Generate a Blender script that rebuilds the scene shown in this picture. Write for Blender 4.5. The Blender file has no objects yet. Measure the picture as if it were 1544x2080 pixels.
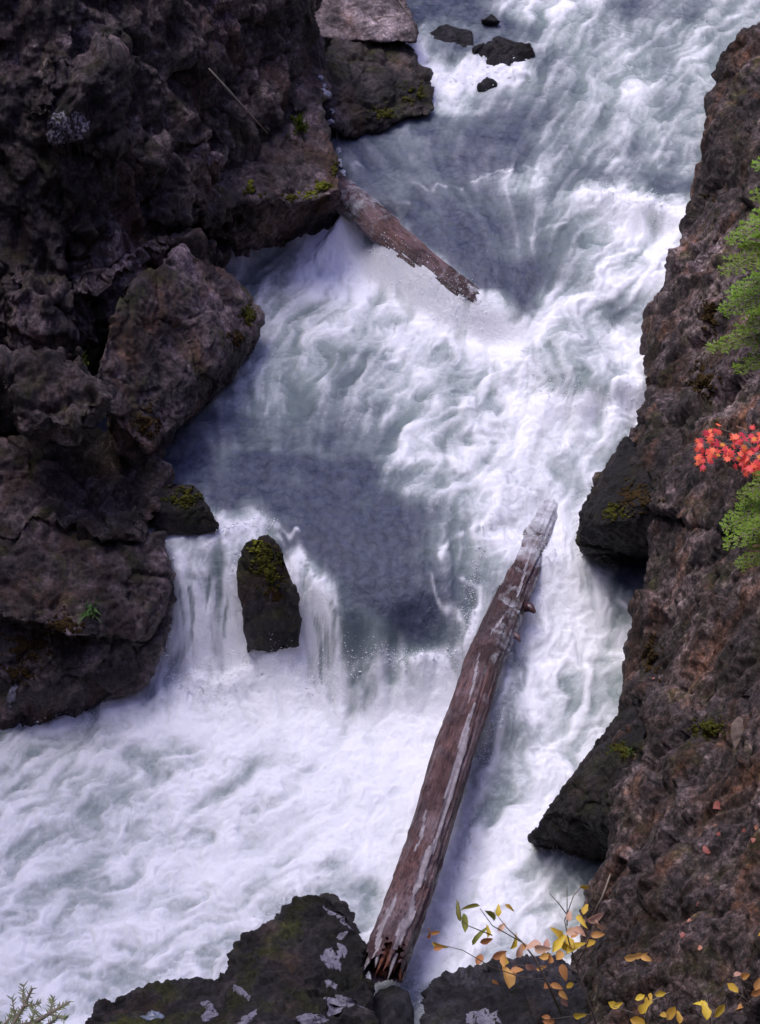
import bpy, bmesh, math, random
import numpy as np
from mathutils import Vector, Matrix, geometry
from mathutils.bvhtree import BVHTree

random.seed(7)
RNG = np.random.default_rng(11)
S = bpy.context.scene
COL = S.collection

# ------------------------------------------------------------------ camera
PITCH = math.radians(40.0)
TARGET = np.array([0.0, 0.0, 1.0])
DIST = 25.0
FWD = np.array([0.0, math.cos(PITCH), -math.sin(PITCH)])
UPV = np.array([0.0, math.sin(PITCH), math.cos(PITCH)])
CAM = TARGET - FWD * DIST
FPX = 1040.0 * DIST / 4.725          # focal length in photograph pixels (1544 x 2080)
cd = bpy.data.cameras.new('camera')
cd.sensor_fit = 'VERTICAL'
cd.sensor_height = 24.0
cd.lens = 24.0 * FPX / 2080.0
cd.clip_end = 2000.0
cam = bpy.data.objects.new('camera', cd)
COL.objects.link(cam)
cam.location = CAM
cam.rotation_euler = (math.pi / 2 - PITCH, 0, 0)
S.camera = cam

# ------------------------------------------------------------------ sky, sun, exposure
SUN_EL, SUN_AZ = math.radians(66), math.radians(292)     # azimuth from +Y towards +X
w = bpy.data.worlds.new('World'); S.world = w; w.use_nodes = True
nt = w.node_tree; nt.nodes.clear()
sky = nt.nodes.new('ShaderNodeTexSky'); sky.sky_type = 'NISHITA'; sky.sun_disc = False
sky.sun_elevation = SUN_EL; sky.sun_rotation = SUN_AZ; sky.dust_density = 1.5; sky.air_density = 1.0
hs = nt.nodes.new('ShaderNodeHueSaturation'); hs.inputs['Saturation'].default_value = 1.05; hs.inputs['Hue'].default_value = 0.54
bg = nt.nodes.new('ShaderNodeBackground'); bg.inputs['Strength'].default_value = 0.12
wo = nt.nodes.new('ShaderNodeOutputWorld')
nt.links.new(sky.outputs[0], hs.inputs['Color']); nt.links.new(hs.outputs[0], bg.inputs['Color'])
nt.links.new(bg.outputs[0], wo.inputs['Surface'])
sl = bpy.data.lights.new('sun', 'SUN'); sl.energy = 0.78; sl.angle = math.radians(45); sl.color = (1.0, 0.97, 0.95)
sun = bpy.data.objects.new('sun', sl); COL.objects.link(sun)
sd = Vector((math.sin(SUN_AZ) * math.cos(SUN_EL), math.cos(SUN_AZ) * math.cos(SUN_EL), math.sin(SUN_EL)))
sun.rotation_euler = sd.to_track_quat('Z', 'Y').to_euler()
S.view_settings.view_transform = 'Standard'; S.view_settings.look = 'None'
S.view_settings.gamma = 1.0; S.view_settings.use_curve_mapping = False
S.view_settings.exposure = 1.90
S.render.engine = 'CYCLES'
S.cycles.max_bounces = 6; S.cycles.diffuse_bounces = 3; S.cycles.glossy_bounces = 3
S.cycles.use_denoising = True
S.cycles.pixel_filter_type = 'BLACKMAN_HARRIS'; S.cycles.filter_width = 1.5

# ------------------------------------------------------------------ pixel <-> world
def ray(px, py):
    d = FWD + np.array([1.0, 0, 0]) * ((px - 772.0) / FPX) - UPV * ((py - 1040.0) / FPX)
    return d / np.linalg.norm(d)

def at(px, py, z):
    d = ray(px, py)
    return CAM + d * ((z - CAM[2]) / d[2])

def at_y(px, py, y):
    d = ray(px, py)
    return CAM + d * ((y - CAM[1]) / d[1])

# ------------------------------------------------------------------ numpy noise
_perm = RNG.permutation(256).astype(np.int32)
_perm = np.concatenate([_perm, _perm, _perm])
_g = RNG.normal(size=(256, 3)); _g /= np.linalg.norm(_g, axis=1)[:, None]

def perlin(p):
    p = np.asarray(p, dtype=np.float64)
    i = np.floor(p).astype(np.int32); f = p - i; i &= 255
    u = f * f * f * (f * (f * 6 - 15) + 10)
    out = np.zeros(len(p))
    for dx in (0, 1):
        wx = u[:, 0] if dx else 1 - u[:, 0]
        a = _perm[i[:, 0] + dx]
        for dy in (0, 1):
            wy = u[:, 1] if dy else 1 - u[:, 1]
            b = _perm[a + i[:, 1] + dy]
            for dz in (0, 1):
                wz = u[:, 2] if dz else 1 - u[:, 2]
                g = _g[_perm[b + i[:, 2] + dz]]
                dot = g[:, 0] * (f[:, 0] - dx) + g[:, 1] * (f[:, 1] - dy) + g[:, 2] * (f[:, 2] - dz)
                out += wx * wy * wz * dot
    return out * 1.5

def fbm(p, octs=4, gain=0.5, lac=2.03):
    o = np.zeros(len(p)); a = 1.0; q = np.array(p, dtype=np.float64)
    for _ in range(octs):
        o += a * perlin(q); a *= gain; q = q * lac + 17.3
    return o

def ridged(p, octs=4, gain=0.5):
    o = np.zeros(len(p)); a = 1.0; q = np.array(p, dtype=np.float64)
    for _ in range(octs):
        o += a * (1 - 2 * np.abs(perlin(q))); a *= gain; q = q * 2.07 + 9.1
    return o

def blocks(p, seed=0):
    """cell noise: every voronoi cell is a tilted plane (fractured rock); returns height, distance to the joint"""
    i0 = np.floor(p).astype(np.int64)
    d1 = np.full(len(p), 9.0); d2 = np.full(len(p), 9.0); h = np.zeros(len(p))
    for dx in (-1, 0, 1):
        for dy in (-1, 0, 1):
            for dz in (-1, 0, 1):
                c = i0 + np.array([dx, dy, dz])
                k = (c[:, 0] * 73856093 ^ c[:, 1] * 19349663 ^ c[:, 2] * 83492791 ^ (seed * 2654435761)) & 0xFFFFFF
                r = []
                for m in range(6):
                    k = (k * 1103515245 + 12345) & 0x7FFFFFFF
                    r.append((k >> 8 & 0xFFFF) / 65535.0)
                q = p - (c + np.stack(r[:3], 1))
                d = np.sqrt((q * q).sum(1))
                hh = (r[3] - .5) * 1.2 + q[:, 0] * (r[4] - .5) * 1.8 + q[:, 1] * (r[5] - .5) * 1.8 + q[:, 2] * (r[3] - .5) * 1.5
                near = d < d1
                d2 = np.where(near, d1, np.minimum(d2, d)); h = np.where(near, hh, h); d1 = np.where(near, d, d1)
    return h, d2 - d1

def sstep(a, b, x):
    t = np.clip((x - a) / (b - a), 0, 1)
    return t * t * (3 - 2 * t)

# ------------------------------------------------------------------ material helpers
class NT:
    def __init__(self, name):
        self.m = bpy.data.materials.new(name); self.m.use_nodes = True
        self.t = self.m.node_tree; self.t.nodes.clear()
        self.out = self.n('ShaderNodeOutputMaterial')
        self.b = self.n('ShaderNodeBsdfPrincipled')
        self.l(self.b.outputs[0], self.out.inputs['Surface'])
    def n(self, typ, **kw):
        x = self.t.nodes.new(typ)
        for k, v in kw.items(): setattr(x, k, v)
        return x
    def l(self, a, b): self.t.links.new(a, b)
    def setv(self, sock, v):
        if hasattr(v, 'is_output') or isinstance(v, bpy.types.NodeSocket): self.l(v, sock)
        else: sock.default_value = v
    def coord(self, scale=(1, 1, 1), kind='Object'):
        c = self.n('ShaderNodeTexCoord'); mp = self.n('ShaderNodeMapping')
        mp.inputs['Scale'].default_value = scale
        self.l(c.outputs[kind], mp.inputs['Vector']); return mp.outputs[0]
    def noise(self, vec, scale, detail=5, rough=0.6, dist=0.0):
        x = self.n('ShaderNodeTexNoise'); x.inputs['Scale'].default_value = scale
        x.inputs['Detail'].default_value = detail; x.inputs['Roughness'].default_value = rough
        x.inputs['Distortion'].default_value = dist
        if vec is not None: self.l(vec, x.inputs['Vector'])
        return x.outputs['Fac']
    def ramp(self, fac, stops):
        x = self.n('ShaderNodeValToRGB'); e = x.color_ramp.elements
        while len(e) > 1: e.remove(e[-1])
        def c4(c): return (c, c, c, 1) if isinstance(c, (int, float)) else (c[0], c[1], c[2], 1)
        e[0].position = stops[0][0]; e[0].color = c4(stops[0][1])
        for p, c in stops[1:]:
            k = e.new(p); k.color = c4(c)
        self.l(fac, x.inputs['Fac']); return x.outputs['Color']
    def mix(self, fac, a, b, blend='MIX'):
        x = self.n('ShaderNodeMix', data_type='RGBA', blend_type=blend)
        self.setv(x.inputs[0], fac)
        for s, v in ((x.inputs[6], a), (x.inputs[7], b)):
            if isinstance(v, tuple) and len(v) == 3: v = (*v, 1)
            self.setv(s, v)
        return x.outputs[2]
    def math(self, op, a, b=0.0, clamp=False):
        x = self.n('ShaderNodeMath', operation=op); x.use_clamp = clamp
        self.setv(x.inputs[0], a); self.setv(x.inputs[1], b); return x.outputs[0]
    def attr(self, name):
        x = self.n('ShaderNodeAttribute'); x.attribute_name = name; return x
    def bump(self, h, strength=0.5, dist=0.02):
        x = self.n('ShaderNodeBump'); x.inputs['Strength'].default_value = strength
        x.inputs['Distance'].default_value = dist; self.l(h, x.inputs['Height'])
        self.l(x.outputs[0], self.b.inputs['Normal'])
    def set(self, **kw):
        names = dict(color='Base Color', rough='Roughness', spec='Specular IOR Level', ior='IOR', sub='Subsurface Weight')
        for k, v in kw.items():
            if isinstance(v, tuple) and len(v) == 3: v = (*v, 1)
            self.setv(self.b.inputs[names[k]], v)
        return self.m

def mat_rock(name, dark=(.036, .025, .027), light=(.125, .098, .104), rust=(.06, .030, .016), moss=(.055, .062, .010),
             moss_amt=0.3, light_amt=0.5, rust_amt=0.5, stretch=(1, 1, .55), grain=0.0):
    t = NT(name)
    v = t.coord(stretch); v1 = t.coord()
    n1 = t.noise(v, 1.7, 6, .62, .4); n2 = t.noise(v, 5.5, 7, .7, .3); n3 = t.noise(v1, 19, 6, .7); n4 = t.noise(v1, 60, 4, .7)
    n5 = t.noise(v, 2.6, 4, .55, .6)
    a = t.math('ADD', t.math('MULTIPLY', n2, .55), t.math('MULTIPLY', n3, .45))
    f = t.ramp(a, [(.44 - .06 * light_amt, 0), (.68 - .14 * light_amt, 1)])
    c = t.mix(f, dark, light)
    fr = t.ramp(n1, [(.58 - .16 * rust_amt, 0), (.72 - .14 * rust_amt, 1)])
    c = t.mix(t.math('MULTIPLY', fr, .8), c, rust)
    # black cracks and pits
    pit = t.ramp(t.noise(v, 7, 8, .8, .8), [(.38, 1), (.48, 0)])
    c = t.mix(t.math('MULTIPLY', pit, .75), c, (.010, .008, .010))
    # pale flecks of lichen
    fl = t.ramp(n4, [(.60, 0), (.70, 1)])
    fl2 = t.math('MULTIPLY', fl, t.ramp(n5, [(.48, 0), (.6, 1)]))
    c = t.mix(t.math('MULTIPLY', fl2, .4 * min(1, light_amt * 1.6)), c, (.25, .22, .25))
    # moss on the upward faces
    g = t.n('ShaderNodeNewGeometry'); sx = t.n('ShaderNodeSeparateXYZ'); t.l(g.outputs['Normal'], sx.inputs[0])
    up = t.math('MULTIPLY', t.math('ADD', sx.outputs[2], .35, True), 1.0, True)
    mm = t.ramp(t.noise(v1, 3.1, 5, .6, .3), [(.62 - .3 * moss_amt, 0), (.74 - .25 * moss_amt, 1)])
    mc = t.mix(n3, tuple(x * .45 for x in moss), tuple(x * 1.5 for x in moss))
    mf = t.math('MULTIPLY', t.math('MULTIPLY', mm, up), min(1, moss_amt * 2.2), True)
    c = t.mix(mf, c, mc)
    # mineral grain: the stone itself is mottled from a hand's width down to millimetres
    g1 = t.ramp(t.noise(v, 4.2, 9, .78, .5), [(.36, .35), (.5, .95), (.66, 1.9)])
    g2 = t.ramp(t.noise(v1, 30 - 9 * grain, 7, .78, .3), [(.36, .55 - .35 * grain), (.5, .95), (.66, 1.5 + .9 * grain)])
    g3 = t.ramp(t.noise(v1, 1.15, 4, .6, .5), [(.34, .42), (.5, 1.0), (.64, 2.4)])
    c = t.mix(1.0, c, g3, 'MULTIPLY')
    c = t.mix(1.0, c, g1, 'MULTIPLY'); c = t.mix(1.0, c, g2, 'MULTIPLY')
    h = t.math('ADD', t.math('MULTIPLY', n3, .6), t.math('ADD', t.math('MULTIPLY', n4, .3), t.math('MULTIPLY', t.noise(v, 9, 8, .8, .8), .8)))
    t.bump(h, .9, .045)
    r = t.ramp(n2, [(.3, .42), (.7, .8)])
    return t.set(color=c, rough=r, spec=.35)

def mat_plain(name, c1, c2, scale=8, rough=.6, spec=.3, bump=.3, stretch=(1, 1, 1), kind='Object', detail=5, sub=0):
    t = NT(name); v = t.coord(stretch, kind)
    n = t.noise(v, scale, detail, .65)
    c = t.mix(t.ramp(n, [(.35, 0), (.68, 1)]), c1, c2)
    if bump: t.bump(n, bump, .01)
    return t.set(color=c, rough=rough, spec=spec)

def mat_leaf(name, base, var=.35, trans=.35):
    """leaf: colour varies from leaf to leaf (object random) and over the blade; a little light passes through"""
    t = NT(name)
    oi = t.n('ShaderNodeObjectInfo')
    hsv = t.n('ShaderNodeHueSaturation')
    n = t.noise(t.coord(), 45, 3, .6)
    t.l(t.math('ADD', t.math('MULTIPLY', oi.outputs['Random'], .05 * var / .35), .5 - .025 * var / .35), hsv.inputs['Hue'])
    t.l(t.math('ADD', t.math('MULTIPLY', oi.outputs['Random'], var * 2), 1 - var), hsv.inputs['Value'])
    hsv.inputs['Color'].default_value = (*base, 1)
    c = t.mix(t.math('MULTIPLY', n, .5), hsv.outputs[0], tuple(x * .45 for x in base))
    t.set(color=c, rough=.5, spec=.3)
    tr = t.n('ShaderNodeBsdfTranslucent'); t.l(c, tr.inputs['Color'])
    ms = t.n('ShaderNodeMixShader'); ms.inputs[0].default_value = trans
    t.l(t.b.outputs[0], ms.inputs[1]); t.l(tr.outputs[0], ms.inputs[2]); t.l(ms.outputs[0], t.out.inputs['Surface'])
    return t.m

# ------------------------------------------------------------------ object helpers
def tag(o, label=None, cat=None, group=None, kind=None):
    for k, v in (('label', label), ('category', cat), ('group', group), ('kind', kind)):
        if v: o[k] = v
    return o

def mesh_obj(name, V, F, mat=None, parent=None, smooth=True):
    me = bpy.data.meshes.new(name)
    me.from_pydata([tuple(map(float, v)) for v in V], [], [tuple(map(int, f)) for f in F])
    me.update()
    if smooth: me.polygons.foreach_set('use_smooth', [True] * len(me.polygons))
    o = bpy.data.objects.new(name, me); COL.objects.link(o)
    if mat: me.materials.append(mat)
    if parent: o.parent = parent
    return o

def empty(name, loc):
    o = bpy.data.objects.new(name, None); COL.objects.link(o); o.location = tuple(map(float, loc)); o.empty_display_size = .1
    return o

def attach(o, parent):
    """parent a mesh that was built in world coordinates"""
    o.parent = parent; o.matrix_parent_inverse = Matrix.Translation(parent.location).inverted() if parent.parent is None else Matrix.Identity(4)
    return o

def tube(pts, radii, seg=8, cap=True, jitter=0):
    """tapered tube through points; returns verts, faces"""
    pts = [np.asarray(p, float) for p in pts]; n = len(pts); V = []; F = []
    t0 = pts[1] - pts[0]; t0 /= np.linalg.norm(t0)
    ref = np.array([0, 0, 1.0]) if abs(t0[2]) < .9 else np.array([1.0, 0, 0])
    nx = np.cross(t0, ref); nx /= np.linalg.norm(nx)
    for k in range(n):
        t = pts[min(k + 1, n - 1)] - pts[max(k - 1, 0)]; t /= np.linalg.norm(t) + 1e-9
        nx = nx - t * nx.dot(t); nx /= np.linalg.norm(nx) + 1e-9
        ny = np.cross(t, nx)
        for s in range(seg):
            a = 2 * math.pi * s / seg
            V.append(pts[k] + (nx * math.cos(a) + ny * math.sin(a)) * radii[k])
    for k in range(n - 1):
        for s in range(seg):
            F.append((k * seg + s, k * seg + (s + 1) % seg, (k + 1) * seg + (s + 1) % seg, (k + 1) * seg + s))
    if cap:
        F.append(tuple(range(seg))[::-1]); F.append(tuple(range((n - 1) * seg, n * seg)))
    return V, F

def join(parts):
    V = []; F = []
    for v, f in parts:
        o = len(V); V += list(v); F += [tuple(i + o for i in q) for q in f]
    return V, F

# ================================================================== WATER
GX0, GX1, GY0, GY1 = -4.6, 5.4, -6.6, 8.6
DX, DY = .0155, .0175
NX, NY = int((GX1 - GX0) / DX) + 1, int((GY1 - GY0) / DY) + 1
gx = GX0 + np.arange(NX) * DX; gy = GY0 + np.arange(NY) * DY
GXX, GYY = np.meshgrid(gx, gy)                       # [NY, NX]

# water levels: (pixel x, pixel y, height)
LEV = [(-300, -60, 2.75), (500, -60, 2.7), (850, -60, 2.72), (1100, -60, 2.72), (1350, -60, 2.75), (1700, -60, 2.8),
 (900, 30, 2.66), (1100, 60, 2.62), (1300, 60, 2.64), (1480, 60, 2.66), (1700, 100, 2.7),
 (860, 105, 2.62), (950, 120, 2.60), (1040, 125, 2.58), (860, 175, 2.42), (950, 185, 2.40), (1050, 180, 2.42),
 (1150, 200, 2.48), (1300, 200, 2.52), (1450, 200, 2.55), (1650, 250, 2.6),
 (700, 320, 2.30), (850, 280, 2.34), (1000, 280, 2.34), (1150, 300, 2.36), (1300, 320, 2.38), (1420, 330, 2.40), (1600, 380, 2.4),
 (700, 395, 2.14), (850, 420, 2.20), (1000, 400, 2.22), (1120, 420, 2.24), (1200, 400, 2.34), (1300, 420, 2.34), (1380, 440, 2.32),
 (1210, 440, 2.20), (1310, 465, 2.15), (1370, 480, 2.12), (1600, 500, 2.2),
 (690, 415, 2.10), (780, 474, 2.10), (860, 532, 2.04), (940, 588, 1.96), (1000, 625, 1.90), (1065, 655, 1.82),
 (950, 520, 2.08), (1050, 560, 1.98), (1120, 580, 1.94), (1200, 540, 2.04), (1300, 540, 2.04), (1360, 560, 2.02),
 (690, 468, 1.74), (735, 508, 1.68), (760, 570, 1.62), (830, 625, 1.60), (910, 670, 1.58), (990, 700, 1.57), (1060, 700, 1.66),
 (1130, 640, 1.86), (1220, 610, 1.90), (1330, 610, 1.90), (1250, 670, 1.74), (1330, 680, 1.78), (1550, 650, 1.9),
 (1090, 720, 1.74), (1150, 720, 1.84), (1200, 770, 1.80), (1260, 780, 1.78), (1310, 770, 1.78), (1120, 790, 1.68), (1170, 820, 1.66), (1240, 820, 1.66), (1300, 800, 1.7),
 (1060, 800, 1.52), (1140, 850, 1.48), (1220, 860, 1.46), (1290, 845, 1.48), (1500, 850, 1.5),
 (400, 560, 1.5), (500, 590, 1.54), (600, 570, 1.58), (680, 620, 1.56), (250, 750, 1.45), (-200, 800, 1.45), (480, 780, 1.45), (330, 900, 1.41),
 (200, 1000, 1.38), (-200, 1000, 1.38), (600, 720, 1.50), (750, 720, 1.50), (880, 760, 1.50), (960, 800, 1.50), (700, 850, 1.42), (850, 870, 1.44), (980, 900, 1.44), (1080, 920, 1.40), (1180, 920, 1.38),
 (450, 920, 1.40), (600, 950, 1.38), (750, 960, 1.37), (900, 980, 1.36), (1020, 1000, 1.36), (1130, 1000, 1.30), (1200, 980, 1.28), (1350, 1000, 1.25),
 (330, 1050, 1.33), (440, 1060, 1.30), (540, 1060, 1.30), (650, 1080, 1.28), (780, 1080, 1.28), (900, 1090, 1.25), (990, 1100, 1.22), (1080, 1080, 1.15),
 (360, 1105, 1.25), (430, 1095, 1.24), (590, 1120, 1.20), (640, 1190, 1.10), (690, 1260, .93), (760, 1180, 1.12), (770, 1265, .92), (720, 1295, .82), (780, 1305, .80), (860, 1200, 1.08), (850, 1305, .82), (940, 1200, 1.04), (945, 1310, .80), (1000, 1200, 1.08), (1000, 1300, .8),
 (300, 1105, 1.25), (480, 1100, 1.24), (550, 1100, 1.25), (470, 1150, 1.10), (420, 1170, 1.02), (360, 1170, 1.05), (300, 1170, 1.0),
 (340, 1352, .22), (420, 1362, .24), (490, 1358, .24), (550, 1365, .30), (640, 1375, .26), (420, 1420, .17), (560, 1420, .18), (690, 1350, .50), (725, 1335, .58), (790, 1335, .60), (850, 1340, .60), (900, 1345, .60), (940, 1345, .62), (710, 1440, .20), (790, 1450, .24), (880, 1450, .28), (935, 1430, .32), (990, 1420, .36),
 (280, 1380, .16), (200, 1420, .1), (600, 1230, .9), (600, 1330, .42), (550, 1342, .42), (505, 1350, .36),
 (-200, 1300, .1), (100, 1400, .05), (-300, 1560, 0), (0, 1560, 0), (200, 1500, .06), (350, 1480, .10), (500, 1500, .14), (650, 1500, .16), (800, 1500, .18), (900, 1500, .22),
 (850, 1650, .12), (700, 1650, .12), (500, 1650, .06), (300, 1650, 0), (100, 1700, 0), (-300, 1800, -.04),
 (780, 1800, .05), (600, 1780, .06), (400, 1800, 0), (200, 1850, -.03), (0, 1900, -.05), (700, 1880, .0), (500, 1950, -.04), (300, 2000, -.06), (0, 2080, -.08), (-400, 2100, -.1), (-400, 2400, -.1), (300, 2400, -.1), (700, 2400, -.1), (900, 2400, -.1), (1300, 2400, -.05),
 (1120, 1030, 1.20), (1135, 1000, 1.25), (1055, 1125, 1.18), (1022, 1180, 1.13), (1180, 1060, 1.18), (1175, 1140, 1.06), (1080, 1180, .98), (1250, 1150, .96), (1310, 1160, .94), (1400, 1200, .94), (1290, 1210, .84), (1200, 1230, .82), (1120, 1250, .80), (1060, 1290, .74), (1250, 1290, .72), (1180, 1320, .68), (1090, 1350, .62), (1350, 1350, .7), (1240, 1390, .60), (1140, 1430, .52), (1030, 1350, .80), (1018, 1410, .76), (1004, 1465, .64), (1070, 1440, .50), (1240, 1470, .50), (1100, 1520, .40), (1000, 1530, .36), (1170, 1560, .40), (1050, 1620, .30), (960, 1640, .24), (1120, 1680, .26), (1020, 1720, .20), (930, 1740, .14), (1100, 1740, .20), (1200, 1740, .18), (1320, 1700, .2), (1150, 1800, .12), (1000, 1820, .12), (900, 1850, .06), (1080, 1900, .10), (1200, 1900, .1), (870, 1950, .0), (950, 1960, .06), (830, 2050, -.05), (1500, 2000, .1), (1700, 1300, .7), (1750, 2000, .1)]
LP = [at(*q) for q in LEV]
corner = [(GX0 - 1, GY0 - 1, -.1), (GX1 + 1, GY0 - 1, 0), (GX0 - 1, GY1 + 1, 2.85), (GX1 + 1, GY1 + 1, 2.9), (0.5, GY1 + 1, 2.85)]
P3 = np.array([list(p) for p in LP] + [list(c) for c in corner])
res = geometry.delaunay_2d_cdt([Vector((p[0], p[1])) for p in P3], [], [], 0, 1e-4)
Z = np.full((NY, NX), np.nan)
zv = [P3[o[0]][2] if len(o) else 0 for o in res[3]]
for tri in res[2]:
    (x1, y1), (x2, y2), (x3, y3) = [res[0][k] for k in tri]
    z1, z2, z3 = [zv[k] for k in tri]
    i0 = max(0, int((min(x1, x2, x3) - GX0) / DX)); i1 = min(NX, int((max(x1, x2, x3) - GX0) / DX) + 2)
    j0 = max(0, int((min(y1, y2, y3) - GY0) / DY)); j1 = min(NY, int((max(y1, y2, y3) - GY0) / DY) + 2)
    if i1 <= i0 or j1 <= j0: continue
    den = (y2 - y3) * (x1 - x3) + (x3 - x2) * (y1 - y3)
    if abs(den) < 1e-12: continue
    X = GXX[j0:j1, i0:i1]; Y = GYY[j0:j1, i0:i1]
    a = ((y2 - y3) * (X - x3) + (x3 - x2) * (Y - y3)) / den
    b = ((y3 - y1) * (X - x3) + (x1 - x3) * (Y - y3)) / den
    c = 1 - a - b
    m = (a >= -1e-6) & (b >= -1e-6) & (c >= -1e-6)
    sub = Z[j0:j1, i0:i1]; sub[m] = (a * z1 + b * z2 + c * z3)[m]
Z[np.isnan(Z)] = 0.0

def blur1(A, r, axis):
    pad = [(0, 0), (0, 0)]; pad[axis] = (r + 1, r)
    C = np.cumsum(np.pad(A, pad, mode='edge'), axis=axis)
    n = A.shape[axis]
    if axis == 0: return (C[2 * r + 1:2 * r + 1 + n] - C[:n]) / (2 * r + 1)
    return (C[:, 2 * r + 1:2 * r + 1 + n] - C[:, :n]) / (2 * r + 1)

def blur(A, sx, sy=None, it=2):
    rx, ry = max(1, int(sx / DX)), max(1, int((sy or sx) / DY))
    for _ in range(it): A = blur1(blur1(A, rx, 1), ry, 0)
    return A
Z = blur(Z, .055)

def samp(A, x, y):
    u = np.clip((np.asarray(x) - GX0) / DX, 0, NX - 1.001); v = np.clip((np.asarray(y) - GY0) / DY, 0, NY - 1.001)
    i = u.astype(int); j = v.astype(int); fu = u - i; fv = v - j
    return (A[j, i] * (1 - fu) + A[j, i + 1] * fu) * (1 - fv) + (A[j + 1, i] * (1 - fu) + A[j + 1, i + 1] * fu) * fv

def on_water(px, py):
    """where the line of sight through a pixel meets the still water surface"""
    d = ray(px, py)
    t = np.linspace((3.2 - CAM[2]) / d[2], (-.3 - CAM[2]) / d[2], 500)
    P = CAM[None] + d[None] * t[:, None]
    k = np.argmax(P[:, 2] <= samp(Z, P[:, 0], P[:, 1]))
    if k == 0: k = len(t) - 1
    return P[k]

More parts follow.
